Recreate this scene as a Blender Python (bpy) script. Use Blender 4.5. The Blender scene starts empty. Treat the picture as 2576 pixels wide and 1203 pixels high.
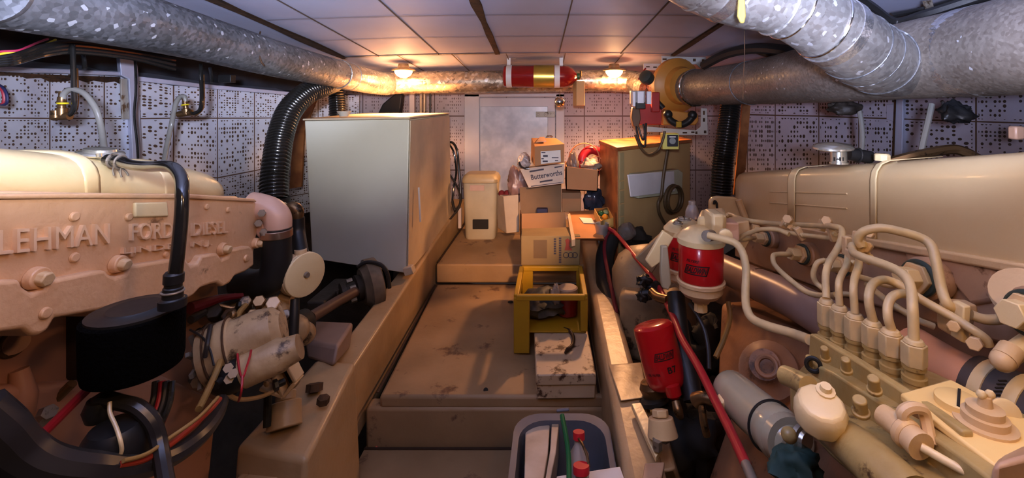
import bpy, bmesh, math, random
from mathutils import Vector, Matrix, noise
F=1150.0; VX=1390.0; VY=250.0
col=bpy.context.scene.collection
random.seed(7)
# ---------- photo-measured placement: every point gets its own depth / plane ----------
def P(px,py,Y): return Vector(((px-VX)*Y/F, Y, (VY-py)*Y/F))
def PX(px,py,X): return P(px,py,X*F/(px-VX))
def PZ(px,py,z): return P(px,py,z*F/(VY-py))
def V(*a): return Vector(a)
# ---------- materials ----------
MATS={}
def nd(nt,t,**k):
    n=nt.nodes.new(t)
    for a,b in k.items():
        if a=='op': n.operation=b
        else: setattr(n,a,b)
    return n
def mat(name,c,rough=.5,metal=0,c2=None,sc=6,amt=.5,bump=0,bsc=40,stain=None,samt=.5,ssc=3,emit=None,es=0,trans=0,spec=.5,coat=0,alpha=1):
    if name in MATS: return MATS[name]
    m=bpy.data.materials.new(name); m.use_nodes=True; nt=m.node_tree; nt.nodes.clear(); L=nt.links.new
    out=nd(nt,'ShaderNodeOutputMaterial'); b=nd(nt,'ShaderNodeBsdfPrincipled'); L(b.outputs[0],out.inputs[0])
    b.inputs['Base Color'].default_value=(*c,1); b.inputs['Roughness'].default_value=rough; b.inputs['Metallic'].default_value=metal
    b.inputs['Specular IOR Level'].default_value=spec; b.inputs['Coat Weight'].default_value=coat
    b.inputs['Transmission Weight'].default_value=trans; b.inputs['Alpha'].default_value=alpha
    if emit: b.inputs['Emission Color'].default_value=(*emit,1); b.inputs['Emission Strength'].default_value=es
    geo=nd(nt,'ShaderNodeNewGeometry')
    cur=None
    if c2 is None: c2=tuple(x*.72 for x in c)
    n=nd(nt,'ShaderNodeTexNoise'); n.inputs['Scale'].default_value=sc; n.inputs['Detail'].default_value=5
    L(geo.outputs['Position'],n.inputs['Vector'])
    mr=nd(nt,'ShaderNodeMapRange'); mr.inputs[1].default_value=.38; mr.inputs[2].default_value=.68; mr.inputs[3].default_value=0; mr.inputs[4].default_value=amt
    L(n.outputs[0],mr.inputs[0])
    mx=nd(nt,'ShaderNodeMix',data_type='RGBA'); mx.inputs[6].default_value=(*c,1); mx.inputs[7].default_value=(*c2,1)
    L(mr.outputs[0],mx.inputs[0]); cur=mx.outputs[2]
    if stain:
        n2=nd(nt,'ShaderNodeTexNoise'); n2.inputs['Scale'].default_value=ssc; n2.inputs['Detail'].default_value=8; n2.inputs['Roughness'].default_value=.68
        L(geo.outputs['Position'],n2.inputs['Vector'])
        m2=nd(nt,'ShaderNodeMapRange'); m2.inputs[1].default_value=1-samt; m2.inputs[2].default_value=1-samt+.07
        L(n2.outputs[0],m2.inputs[0])
        x2=nd(nt,'ShaderNodeMix',data_type='RGBA'); x2.inputs[7].default_value=(*stain,1)
        L(m2.outputs[0],x2.inputs[0]); L(cur,x2.inputs[6]); cur=x2.outputs[2]
    L(cur,b.inputs['Base Color'])
    if bump:
        n3=nd(nt,'ShaderNodeTexNoise'); n3.inputs['Scale'].default_value=bsc; n3.inputs['Detail'].default_value=4
        L(geo.outputs['Position'],n3.inputs['Vector'])
        bp=nd(nt,'ShaderNodeBump'); bp.inputs['Strength'].default_value=bump; bp.inputs['Distance'].default_value=.01
        L(n3.outputs[0],bp.inputs['Height']); L(bp.outputs[0],b.inputs['Normal'])
    MATS[name]=m; return m
def galv(name,c1,c2,metal=.6,rough=.38,sc=45,flake=.1):
    m=bpy.data.materials.new(name); m.use_nodes=True; nt=m.node_tree; nt.nodes.clear(); L=nt.links.new
    out=nd(nt,'ShaderNodeOutputMaterial'); b=nd(nt,'ShaderNodeBsdfPrincipled'); L(b.outputs[0],out.inputs[0])
    geo=nd(nt,'ShaderNodeNewGeometry')
    v=nd(nt,'ShaderNodeTexVoronoi'); v.inputs['Scale'].default_value=sc; L(geo.outputs['Position'],v.inputs['Vector'])
    sp=nd(nt,'ShaderNodeSeparateColor'); L(v.outputs['Color'],sp.inputs[0])
    n=nd(nt,'ShaderNodeTexNoise'); n.inputs['Scale'].default_value=5; n.inputs['Detail'].default_value=5; L(geo.outputs['Position'],n.inputs['Vector'])
    ad=nd(nt,'ShaderNodeMath',op='MULTIPLY_ADD'); L(sp.outputs[0],ad.inputs[0]); ad.inputs[1].default_value=.5
    L(n.outputs[0],ad.inputs[2])
    mr=nd(nt,'ShaderNodeMapRange'); mr.inputs[1].default_value=.45; mr.inputs[2].default_value=1.05; L(ad.outputs[0],mr.inputs[0])
    mx=nd(nt,'ShaderNodeMix',data_type='RGBA'); mx.inputs[6].default_value=(*c1,1); mx.inputs[7].default_value=(*c2,1); L(mr.outputs[0],mx.inputs[0])
    gt=nd(nt,'ShaderNodeMath',op='GREATER_THAN'); L(sp.outputs[1],gt.inputs[0]); gt.inputs[1].default_value=1-flake
    m2=nd(nt,'ShaderNodeMix',data_type='RGBA'); m2.inputs[7].default_value=(.8,.82,.86,1); L(mx.outputs[2],m2.inputs[6])
    mm=nd(nt,'ShaderNodeMath',op='MULTIPLY'); L(gt.outputs[0],mm.inputs[0]); mm.inputs[1].default_value=.55; L(mm.outputs[0],m2.inputs[0])
    L(m2.outputs[2],b.inputs['Base Color']); b.inputs['Metallic'].default_value=metal
    r=nd(nt,'ShaderNodeMapRange'); r.inputs[3].default_value=rough-.1; r.inputs[4].default_value=rough+.18; L(sp.outputs[2],r.inputs[0]); L(r.outputs[0],b.inputs['Roughness'])
    bp=nd(nt,'ShaderNodeBump'); bp.inputs['Strength'].default_value=.25; bp.inputs['Distance'].default_value=.01; L(n.outputs[0],bp.inputs['Height']); L(bp.outputs[0],b.inputs['Normal'])
    MATS[name]=m; return m
def tilemat(name,base,base2,hole,seam,per=15,prob=.42,rad=.26,su=.012,sv=.012,grad=None,stripe=0):
    """perforated acoustic tile: uv measured in tiles"""
    m=bpy.data.materials.new(name); m.use_nodes=True; nt=m.node_tree; nt.nodes.clear(); L=nt.links.new
    out=nd(nt,'ShaderNodeOutputMaterial'); b=nd(nt,'ShaderNodeBsdfPrincipled'); L(b.outputs[0],out.inputs[0]); b.inputs['Roughness'].default_value=.62
    uv=nd(nt,'ShaderNodeTexCoord'); sep=nd(nt,'ShaderNodeSeparateXYZ'); L(uv.outputs['UV'],sep.inputs[0])
    def M(op,a,bb=None,c=None):
        n=nd(nt,'ShaderNodeMath',op=op)
        for i,x in enumerate((a,bb,c)):
            if x is None: continue
            if isinstance(x,(int,float)): n.inputs[i].default_value=x
            else: L(x,n.inputs[i])
        return n.outputs[0]
    U,Vv=sep.outputs[0],sep.outputs[1]
    def frac(x): return M('SUBTRACT',x,M('FLOOR',x))
    uu=M('MULTIPLY',U,per); vv=M('MULTIPLY',Vv,per)
    cb=nd(nt,'ShaderNodeCombineXYZ'); L(M('FLOOR',uu),cb.inputs[0]); L(M('FLOOR',vv),cb.inputs[1])
    wn=nd(nt,'ShaderNodeTexWhiteNoise',noise_dimensions='2D'); L(cb.outputs[0],wn.inputs['Vector'])
    ws=nd(nt,'ShaderNodeSeparateColor'); L(wn.outputs['Color'],ws.inputs[0])
    fx=M('SUBTRACT',frac(uu),.5); fy=M('SUBTRACT',frac(vv),.5)
    d=M('SQRT',M('ADD',M('MULTIPLY',fx,fx),M('MULTIPLY',fy,fy)))
    rr=M('MULTIPLY_ADD',ws.outputs[1],rad*.55,rad*.55)
    h=M('MULTIPLY',M('LESS_THAN',d,rr),M('GREATER_THAN',ws.outputs[0],prob))
    fu=frac(U); fv=frac(Vv)
    eu=M('LESS_THAN',M('MINIMUM',fu,M('SUBTRACT',1,fu)),su); ev=M('LESS_THAN',M('MINIMUM',fv,M('SUBTRACT',1,fv)),sv)
    # no holes along the tile border
    bd=M('GREATER_THAN',M('MINIMUM',M('MINIMUM',fu,M('SUBTRACT',1,fu)),M('MINIMUM',fv,M('SUBTRACT',1,fv))),.04)
    h=M('MULTIPLY',h,bd)
    n=nd(nt,'ShaderNodeTexNoise'); n.inputs['Scale'].default_value=2.2; n.inputs['Detail'].default_value=6; L(uv.outputs['UV'],n.inputs['Vector'])
    mr=nd(nt,'ShaderNodeMapRange'); mr.inputs[1].default_value=.4; mr.inputs[2].default_value=.72; L(n.outputs[0],mr.inputs[0])
    mx=nd(nt,'ShaderNodeMix',data_type='RGBA'); mx.inputs[6].default_value=(*base,1); mx.inputs[7].default_value=(*base2,1); L(mr.outputs[0],mx.inputs[0])
    m1=nd(nt,'ShaderNodeMix',data_type='RGBA'); m1.inputs[7].default_value=(*hole,1); L(mx.outputs[2],m1.inputs[6]); L(h,m1.inputs[0])
    m2=nd(nt,'ShaderNodeMix',data_type='RGBA'); m2.inputs[7].default_value=(*seam,1); L(m1.outputs[2],m2.inputs[6])
    L(M('MAXIMUM',eu,ev),m2.inputs[0])
    L(m2.outputs[2],b.inputs['Base Color'])
    bp=nd(nt,'ShaderNodeBump'); bp.inputs['Strength'].default_value=.6; bp.inputs['Distance'].default_value=.01; bp.invert=True
    L(M('MAXIMUM',h,M('MAXIMUM',eu,ev)),bp.inputs['Height']); L(bp.outputs[0],b.inputs['Normal'])
    MATS[name]=m; return m
# ---------- mesh builder ----------
def frame(d):
    d=d.normalized(); a=V(0,0,1) if abs(d.z)<.9 else V(1,0,0)
    u=d.cross(a).normalized(); return u, d.cross(u).normalized()
def smooth(pts,n=6):
    pts=[Vector(p) for p in pts]
    if len(pts)<3: return pts
    out=[]; q=[2*pts[0]-pts[1]]+pts+[2*pts[-1]-pts[-2]]
    for i in range(1,len(q)-2):
        p0,p1,p2,p3=q[i-1:i+3]
        for k in range(n):
            t=k/n
            out.append(.5*((2*p1)+(p2-p0)*t+(2*p0-5*p1+4*p2-p3)*t*t+(3*p1-p0-3*p2+p3)*t**3))
    out.append(pts[-1]); return out
class MB:
    def __init__(s): s.v=[]; s.f=[]; s.uv=None
    def add(s,vs,fs):
        o=len(s.v); s.v+= [Vector(v) for v in vs]; s.f+=[tuple(i+o for i in f) for f in fs]; return s
    def hexa(s,p):  # p: 4 bottom (ccw), 4 top
        return s.add(p,[(3,2,1,0),(4,5,6,7),(0,1,5,4),(1,2,6,5),(2,3,7,6),(3,0,4,7)])
    def box(s,c,sz,rz=0,R=None):
        c=Vector(c); M=R if R is not None else Matrix.Rotation(rz,3,'Z'); x,y,z=[a/2 for a in sz]
        return s.hexa([c+M@V(i,j,k) for k in(-z,z) for i,j in((-x,-y),(x,-y),(x,y),(-x,y))])
    def bar(s,a,b,w,h,up=V(0,0,1)):
        a=Vector(a);b=Vector(b); d=(b-a).normalized(); u=d.cross(up).normalized(); n=u.cross(d)
        return s.hexa([a-u*w/2-n*h/2,b-u*w/2-n*h/2,b+u*w/2-n*h/2,a+u*w/2-n*h/2,a-u*w/2+n*h/2,b-u*w/2+n*h/2,b+u*w/2+n*h/2,a+u*w/2+n*h/2])
    def fbox(s,x0,y0,x1,y1,Y,dY,rz=0):   # front face by its outline at depth Y
        a=P(x0,y0,Y); b=P(x1,y1,Y); w=b.x-a.x; h=a.z-b.z
        return s.box(((a.x+b.x)/2,Y+dY/2,(a.z+b.z)/2),(w,dY,h),rz)
    def prism(s,pts,ex):
        n=len(pts); ex=Vector(ex)
        return s.add(list(pts)+[Vector(p)+ex for p in pts],[tuple(range(n)),tuple(range(2*n-1,n-1,-1))]+[(i,i+n,(i+1)%n+n,(i+1)%n) for i in range(n)])
    def tube(s,pts,r,n=12,sm=6,cap=True):
        if sm: 
            if isinstance(r,(list,tuple)):
                k=len(pts); rr=[]
                for i in range(k-1):
                    for j in range(sm): rr.append(r[i]+(r[i+1]-r[i])*j/sm)
                rr.append(r[-1]); pp=smooth(pts,sm)
                if len(pts)<3: rr=list(r)
            else: pp=smooth(pts,sm); rr=[r]*len(pp)
        else: pp=[Vector(p) for p in pts]; rr=list(r) if isinstance(r,(list,tuple)) else [r]*len(pp)
        o=len(s.v); m=len(pp); u=None
        for i,p in enumerate(pp):
            d=(pp[min(i+1,m-1)]-pp[max(i-1,0)])
            if d.length<1e-9: d=V(0,0,1)
            d.normalize()
            if u is None: u,_=frame(d)
            u=(u-d*u.dot(d)); 
            if u.length<1e-6: u,_=frame(d)
            u.normalize(); w=d.cross(u)
            for k in range(n):
                a=2*math.pi*k/n; s.v.append(p+(u*math.cos(a)+w*math.sin(a))*rr[i])
        for i in range(m-1):
            for k in range(n):
                a=o+i*n+k; b=o+i*n+(k+1)%n; s.f.append((a,b,b+n,a+n))
        if cap: s.f.append(tuple(o+k for k in range(n-1,-1,-1))); s.f.append(tuple(o+(m-1)*n+k for k in range(n)))
        return s
    def cyl(s,a,b,r,r2=None,n=24): return s.tube([a,b],[r,r if r2 is None else r2],n,0)
    def lathe(s,o,ax,prof,n=28,sx=None):   # prof: (t along axis, radius)
        o=Vector(o); ax=Vector(ax).normalized(); pts=[o+ax*t for t,_ in prof]; u,w=frame(ax); k0=len(s.v)
        for p,(t,r) in zip(pts,prof):
            for k in range(n):
                a=2*math.pi*k/n; s.v.append(p+(u*math.cos(a)+w*math.sin(a))*max(r,1e-4))
        for i in range(len(prof)-1):
            for k in range(n):
                a=k0+i*n+k; b=k0+i*n+(k+1)%n; s.f.append((a,b,b+n,a+n))
        s.f.append(tuple(k0+k for k in range(n-1,-1,-1))); s.f.append(tuple(k0+(len(prof)-1)*n+k for k in range(n)))
        return s
    def hexnut(s,a,b,r): return s.tube([a,b],[r,r],6,0)
    def ball(s,c,r,n=16,sc=(1,1,1)):
        c=Vector(c); k0=len(s.v); m=n//2
        for i in range(m+1):
            t=math.pi*i/m
            for k in range(n):
                a=2*math.pi*k/n; s.v.append(c+V(r*sc[0]*math.sin(t)*math.cos(a),r*sc[1]*math.sin(t)*math.sin(a),r*sc[2]*math.cos(t)))
        for i in range(m):
            for k in range(n):
                a=k0+i*n+k; b=k0+i*n+(k+1)%n; s.f.append((a,a+n,b+n,b))
        return s
    def ring(s,c,ax,R,r,n=32,m=8):
        c=Vector(c); u,w=frame(Vector(ax)); pts=[c+(u*math.cos(2*math.pi*i/n)+w*math.sin(2*math.pi*i/n))*R for i in range(n+1)]
        return s.tube(pts,r,m,0,cap=False)
    def grid(s,rows,closed=False):  # rows of points
        o=len(s.v); m=len(rows[0])
        for r in rows: s.v+=[Vector(p) for p in r]
        for i in range(len(rows)-1):
            for k in range(m-1): a=o+i*m+k; s.f.append((a,a+1,a+1+m,a+m))
        return s
    def build(s,name,m,parent=None,bevel=0,seg=2,ang=35,solid=0,sub=0,label=None):
        me=bpy.data.meshes.new(name); me.from_pydata([tuple(v) for v in s.v],[],s.f); me.materials.append(m)
        bm=bmesh.new(); bm.from_mesh(me); bmesh.ops.remove_doubles(bm,verts=bm.verts,dist=1e-5) if not s.uv else None
        bmesh.ops.recalc_face_normals(bm,faces=bm.faces); bm.to_mesh(me); bm.free()
        for p in me.polygons: p.use_smooth=True
        me.set_sharp_from_angle(angle=math.radians(ang))
        ob=bpy.data.objects.new(name,me); col.objects.link(ob)
        if parent: ob.parent=parent
        if solid: x=ob.modifiers.new('s','SOLIDIFY'); x.thickness=solid
        if bevel: x=ob.modifiers.new('b','BEVEL'); x.width=bevel; x.segments=seg; x.limit_method='ANGLE'; x.angle_limit=math.radians(30)
        if sub: x=ob.modifiers.new('u','SUBSURF'); x.levels=sub; x.render_levels=sub
        if label: ob['label']=label
        return ob
def mk(*a): return MB()
def thing(name,label,cat,group=None):
    o=bpy.data.objects.new(name,None); o.empty_display_size=.05; col.objects.link(o); o['label']=label; o['category']=cat
    if group: o['group']=group
    return o
def tag(o,label,cat,group=None,kind=None):
    o['label']=label; o['category']=cat
    if group: o['group']=group
    if kind: o['kind']=kind
    return o
def struct(o,label=None):
    o['kind']='structure'
    if label: o['label']=label
    return o
def fontmesh(txt,bold=0):
    c=bpy.data.curves.new('t','FONT'); c.body=txt; c.offset=bold; c.resolution_u=3; c.space_character=1.05
    o=bpy.data.objects.new('t',c); col.objects.link(o); dg=bpy.context.evaluated_depsgraph_get(); dg.update()
    me=bpy.data.meshes.new_from_object(o.evaluated_get(dg)); bpy.data.objects.remove(o); bpy.data.curves.remove(c)
    vs=[v.co.copy() for v in me.vertices]; fs=[tuple(p.vertices) for p in me.polygons]
    x0=min(v.x for v in vs); x1=max(v.x for v in vs); y0=min(v.y for v in vs); y1=max(v.y for v in vs)
    vs=[((v.x-x0)/(x1-x0),(v.y-y0)/(y1-y0)) for v in vs]; bpy.data.meshes.remove(me); return vs,fs
def text(txt,L,R,h,m,parent,out,depth=.002,name='lettering',bold=0.01,up=None,slant=0,bev=0):
    """lettering from baseline point L to R, cap height h, facing `out`"""
    vs,fs=fontmesh(txt,bold); L=Vector(L);R=Vector(R); out=Vector(out).normalized(); u=R-L; n=out
    up=n.cross(u).normalized() if up is None else Vector(up)
    b=MB(); k=len(vs)
    top=[L+u*(x+slant*y)+up*(y*h)+n*depth for x,y in vs]; bot=[p-n*(depth+.001) for p in top]
    ed={}
    for f in fs:
        for i in range(len(f)):
            e=(f[i],f[(i+1)%len(f)])
            ed[tuple(sorted(e))]=ed.get(tuple(sorted(e)),[])+[e]
    side=[(e[0][1],e[0][0],e[0][0]+k,e[0][1]+k) for e in ed.values() if len(e)==1]
    b.add(top+bot,list(fs)+side)
    return b.build(name,m,parent,ang=20,bevel=bev)
def cyltext(txt,c,ax,ref,r,ang,t,w,h,m,parent,slant=0,name='lettering',frame_=False,bold=.02):
    """lettering wrapped on a cylinder; c base centre, ax axis up, ref = direction of angle 0, positive angle to the viewer's right"""
    ax=Vector(ax).normalized(); ref=(Vector(ref)-ax*Vector(ref).dot(ax)).normalized(); sd=ax.cross(ref)
    def mp(x,y):
        a=ang+x/r; return Vector(c)+ax*(t+y)+(ref*math.cos(a)+sd*math.sin(a))*(r+.0012)
    b=MB()
    if txt:
        vs,fs=fontmesh(txt,bold); b.add([mp((x-.5+slant*(y-.5))*w,(y-.5)*h) for x,y in vs],fs)
    if frame_:
        W=w*1.16;H=h*1.55;q=h*.17
        for y0,y1 in((-H/2,-H/2+q),(H/2-q,H/2)):
            b.grid([[mp((i/12-.5)*W+slant*w*y/h*.8,y) for i in range(13)] for y in(y0,y1)])
        for x0 in(-W/2,W/2-q): b.grid([[mp(x+slant*w*(j/4-.5)*H/h*.8,(j/4-.5)*H) for x in(x0,x0+q)] for j in range(5)])
    return b.build(name,m,parent)
def finalize():
    """flatten anything deeper than thing > part > sub-part, then put every root's origin at the base of its thing"""
    for o in list(bpy.data.objects):
        while o.parent and o.parent.parent and o.parent.parent.parent: o.parent=o.parent.parent
    for o in list(bpy.data.objects):
        if o.parent or o.type not in('EMPTY','MESH'): continue
        ds=[]
        def rec(x):
            if x.type=='MESH': ds.append(x)
            for c in x.children: rec(c)
        rec(o)
        vs=[v.co for d in ds for v in d.data.vertices]
        if not vs: continue
        lo=[min(v[i] for v in vs) for i in range(3)]; hi=[max(v[i] for v in vs) for i in range(3)]
        c=Vector(((lo[0]+hi[0])/2,(lo[1]+hi[1])/2,lo[2]))
        for d in ds: d.data.transform(Matrix.Translation(-c))
        o.location=c
# ---------- palette ----------
CREAM=mat('cream engine enamel',(.68,.50,.29),.32,c2=(.57,.40,.2),sc=4,amt=.6,bump=.12,bsc=60,stain=(.2,.12,.06),samt=.31,ssc=9)
CREAM2=mat('pale cream enamel',(.76,.62,.36),.3,c2=(.64,.49,.25),sc=5,amt=.5,bump=.08,bsc=70,stain=(.3,.19,.08),samt=.3,ssc=8)
PIPEC=mat('cream painted steel pipe',(.68,.53,.29),.35,c2=(.42,.34,.2),sc=14,amt=.7,stain=(.1,.06,.03),samt=.3,ssc=16)
PUMPC=mat('olive cream pump paint',(.46,.34,.14),.33,c2=(.30,.21,.08),sc=7,amt=.8,bump=.15,bsc=50,stain=(.08,.045,.02),samt=.41,ssc=13)
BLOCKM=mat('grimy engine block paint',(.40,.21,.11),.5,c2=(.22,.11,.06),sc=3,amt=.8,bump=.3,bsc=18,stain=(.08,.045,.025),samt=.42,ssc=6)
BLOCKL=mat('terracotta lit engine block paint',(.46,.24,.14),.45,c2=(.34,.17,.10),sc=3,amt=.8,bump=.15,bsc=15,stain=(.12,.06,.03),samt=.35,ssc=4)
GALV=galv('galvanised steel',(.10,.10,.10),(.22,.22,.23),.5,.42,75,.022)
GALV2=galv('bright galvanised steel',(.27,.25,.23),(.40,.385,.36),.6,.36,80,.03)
GALVR=galv('dull galvanised steel',(.17,.14,.115),(.27,.235,.20),.4,.46,110,.004)
GALVB=galv('spangled galvanised back duct',(.3,.25,.2),(.62,.54,.44),.75,.3,40,.05)
FOIL=mat('aluminium foil tape',(.72,.70,.68),.22,metal=.9,bump=.5,bsc=45)
RUBBER=mat('black rubber',(.018,.017,.017),.42,bump=.05)
HOSEB=mat('dark hose',(.035,.03,.028),.3)
BLACKG=mat('gloss black hose',(.02,.018,.016),.18,coat=.5)
FOAM=mat('black foam',(.003,.003,.003),1,spec=.05,bump=.6,bsc=160)
REDC=mat('red filter enamel',(.50,.008,.012),.25,c2=(.33,.005,.008),sc=5,amt=.4,coat=.4)
REDP=mat('red hose',(.42,.02,.03),.4,c2=(.2,.01,.02))
PRINT=mat('black print',(.02,.008,.008),.5)
BRASS=mat('grimy brass',(.25,.15,.07),.35,metal=.8,stain=(.04,.03,.02),samt=.45,ssc=20)
STEEL=mat('grimy steel',(.30,.26,.21),.5,metal=.5,stain=(.07,.04,.02),samt=.42,ssc=18)
CHROME=mat('chrome',(.75,.73,.70),.12,metal=1)
CHROMEC=mat('cream tinted chrome cap',(.70,.66,.55),.22,metal=.8)
DARK=mat('dark grime and shade',(.02,.016,.013),.8)  # real grime, and the bilge darkness put into some lumps
GRIME=mat('oily bilge grime',(.05,.035,.024),.6,c2=(.02,.014,.01),amt=1,bump=.8,bsc=14)
BEAR=mat('painted bearer timber',(.47,.33,.185),.38,c2=(.33,.22,.11),sc=4,amt=.7,bump=.2,bsc=25,stain=(.14,.08,.04),samt=.35,ssc=7)
FLOORM=mat('painted deck board',(.35,.235,.13),.5,c2=(.24,.155,.08),sc=3,amt=.8,stain=(.13,.07,.04),samt=.40,ssc=5,bump=.1)
CAB=mat('white painted cabinet board',(.66,.64,.54),.42,c2=(.58,.55,.45),sc=2,amt=.6)
CABS=mat('cream painted cabinet side',(.62,.50,.36),.5)
CARD=mat('brown cardboard',(.42,.22,.10),.8,c2=(.34,.17,.075),sc=4)
CARD2=mat('olive brown cardboard',(.24,.165,.075),.75,c2=(.17,.115,.05),sc=5)
CARDI=mat('cardboard inside',(.26,.16,.09),.85)
PLY=mat('tan painted plywood',(.50,.34,.16),.6,c2=(.40,.26,.12),sc=3)
PLYO=mat('orange brown timber',(.42,.17,.055),.5,c2=(.24,.08,.025),sc=9,amt=1)
WHITE=mat('white paint',(.72,.70,.68),.5)
PAPER=mat('white paper',(.72,.68,.62),.8)
BIN=mat('beige bin plastic',(.44,.39,.29),.5)
YEL=mat('yellow crate plastic',(.42,.25,.012),.45,c2=(.30,.17,.01),stain=(.15,.07,.02),samt=.33,ssc=8)
STAINW=mat('oil stained white lid',(.52,.40,.27),.5,c2=(.4,.3,.19),stain=(.07,.03,.015),samt=.47,ssc=11)
ORANGE=mat('orange fan casing',(.50,.23,.045),.45,c2=(.36,.15,.03))
REDD=mat('dark red box',(.33,.02,.02),.4)
YPALE=mat('pale yellow box',(.62,.56,.16),.5)
HCLEAR=mat('cloudy clear hose',(.36,.34,.30),.25,c2=(.26,.24,.2),trans=.25)
BLUEG=mat('blue grey plastic tub',(.12,.125,.15),.5)
RUST=mat('rusty brown edge',(.10,.045,.015),.8,c2=(.04,.02,.01),sc=20,amt=1,bump=.5)
GREENV=mat('green valve',(.03,.12,.04),.4)
GOLD=mat('gold label',(.55,.38,.08),.3,metal=.6)
PINKP=mat('pink primer paint',(.68,.44,.31),.35)
MAUVE=mat('pinkish grey pipe paint',(.42,.30,.25),.35,c2=(.30,.20,.16))
GREENB=mat('dark green plastic',(.01,.13,.04),.4)

DIRTY=mat('oily cream casting',(.50,.36,.20),.45,c2=(.28,.18,.09),sc=7,amt=1,bump=.4,bsc=20,stain=(.07,.04,.02),samt=.47,ssc=10)
# ================= CAMERA =================
cd=bpy.data.cameras.new('camera'); cam=bpy.data.objects.new('camera',cd); col.objects.link(cam)
cam.rotation_euler=(math.pi/2,0,0); cd.sensor_width=36; cd.lens=36*F/2576; cd.clip_start=.02
cd.shift_x=(1288-VX)/2576; cd.shift_y=(VY-601.5)/2576
bpy.context.scene.camera=cam
# ================= SETTING =================
def uvgrid(name,rows,us,vs,m,label=None,sub=4):
    """rows: control points (rows x cols) with tile coordinates us (cols), vs (rows)"""
    R=len(rows); C=len(rows[0]); pts=[];uvs=[]
    def lerp(a,b,t): return a+(b-a)*t
    rr=[]; vv=[]
    for i in range(R-1):
        for k in range(sub):
            t=k/sub; rr.append([lerp(rows[i][c],rows[i+1][c],t) for c in range(C)]); vv.append(lerp(vs[i],vs[i+1],t))
    rr.append(rows[-1]); vv.append(vs[-1]); grid=[]
    for row in rr:
        g=[]
        for c in range(C-1):
            for k in range(sub): g.append(lerp(row[c],row[c+1],k/sub))
        g.append(row[-1]); grid.append(g)
    uu=[]
    for c in range(C-1):
        for k in range(sub): uu.append(lerp(us[c],us[c+1],k/sub))
    uu.append(us[-1])
    b=MB(); b.uv=True; b.grid(grid); ob=b.build(name,m)
    ul=ob.data.uv_layers.new(name='uv'); n=len(uu)
    for lp in ob.data.loops:
        vi=lp.vertex_index; ul.data[lp.index].uv=(uu[vi%n],vv[vi//n])
    return struct(ob,label)
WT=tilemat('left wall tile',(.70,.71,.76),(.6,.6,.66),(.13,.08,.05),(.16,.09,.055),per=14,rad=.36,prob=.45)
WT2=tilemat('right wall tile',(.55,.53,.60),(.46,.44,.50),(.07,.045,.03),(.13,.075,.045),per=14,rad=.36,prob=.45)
BT=tilemat('back wall tile',(.50,.42,.43),(.44,.36,.36),(.22,.16,.15),(.17,.10,.085),per=17,prob=.45,rad=.3)
# left wall : tile corners read from the photo
def wl(px,py): 
    Y=1.55+(px+120)*(4.65-1.55)/(930+120) if px>-120 else 1.55
    return P(px,py,Y)
LW=[-130,0,125,262,330,437,547,640,725,800,905]
us=[-.95,0.02,1,2,2.45,3,4,5,6,7,8]
top=[160,176,184,190,196,216,220,226,234,238,240]; s1=[297,297,298,298,299,297,297,297,296,296,295]
s2=[425,422,418,414,412,440,448,430,412,402,392]; s3=[700,680,660,640,620,600,590,570,545,530,510]
rows=[[wl(x,y) for x,y in zip(LW,r)] for r in(s3,s2,s1,top)]
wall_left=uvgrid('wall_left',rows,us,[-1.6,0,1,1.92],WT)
# void above left panelling, up to the deckhead, its shade in the colour
VOID=mat('dark void shade',(.045,.045,.055),.7,c2=(.02,.018,.02),sc=5,amt=1)
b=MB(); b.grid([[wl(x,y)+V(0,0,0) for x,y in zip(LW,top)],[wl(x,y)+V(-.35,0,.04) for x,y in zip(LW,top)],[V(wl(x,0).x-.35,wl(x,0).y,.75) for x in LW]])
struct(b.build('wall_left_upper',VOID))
LILAC=mat('lilac white paint',(.55,.55,.64),.5,stain=(.16,.1,.06),samt=.3,ssc=12)
b=MB(); b.tube([wl(x,y-4)+V(.02,0,0) for x,y in((-130,156),(0,178),(150,184),(297,190))],.013,10,3); struct(b.build('trim_1',LILAC))
b=MB()
b.prism([wl(x,y)+V(.012,0,0) for x,y in((-100,170),(0,182),(120,188),(298,194),(298,212),(283,205),(262,208),(230,203),(212,208),(188,200),(160,205),(118,206),(96,196),(60,198),(40,190),(0,190),(-100,186))],(-.004,.004,0))
struct(b.build('trim_2',RUST))
# inclined board behind rail (light strip above the rail)
b=MB(); b.grid([[wl(x,y)+V(-.01,0,0) for x,y in((-120,160),(0,174),(150,182),(295,188))],[wl(x,y)+V(-.2,0,0) for x,y in((-120,150),(0,158),(110,148),(295,166))]]); struct(b.build('trim_3',mat('blue grey ledge',(.25,.27,.32),.6)))
b=MB(); b.grid([[wl(x,y)+V(-.01,0,0) for x,y in((330,192),(437,208),(560,222),(740,236))],[wl(x,y)+V(-.16,0,0) for x,y in((330,176),(437,185),(560,205),(740,222))]]); struct(b.build('trim_4',MATS['blue grey ledge']))
# white rail over the aft panels
b=MB(); b.bar(wl(312,196)+V(.03,0,0),wl(505,217)+V(.03,0,0),.03,.03); b.bar(wl(505,217)+V(.03,0,0),wl(745,238)+V(.03,0,0),.03,.03); struct(b.build('trim_5',LILAC,bevel=.004))
# the frame post
b=MB(); b.prism([wl(x,y)+V(.05,-.02,0) for x,y in((287,134),(327,138),(334,168),(337,196),(347,420),(322,420),(312,200),(292,190))],(-.05,.03,0)); struct(b.build('trim_6',LILAC,bevel=.005))
b=MB(); b.prism([wl(x,y)+V(.03,-.01,0) for x,y in((296,198),(312,198),(318,300),(300,300))],(-.02,.01,0)); struct(b.build('trim_7',mat('rust streaked panel edge',(.45,.40,.33),.6,stain=(.16,.09,.04),samt=.45,ssc=12),bevel=.003))
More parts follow.
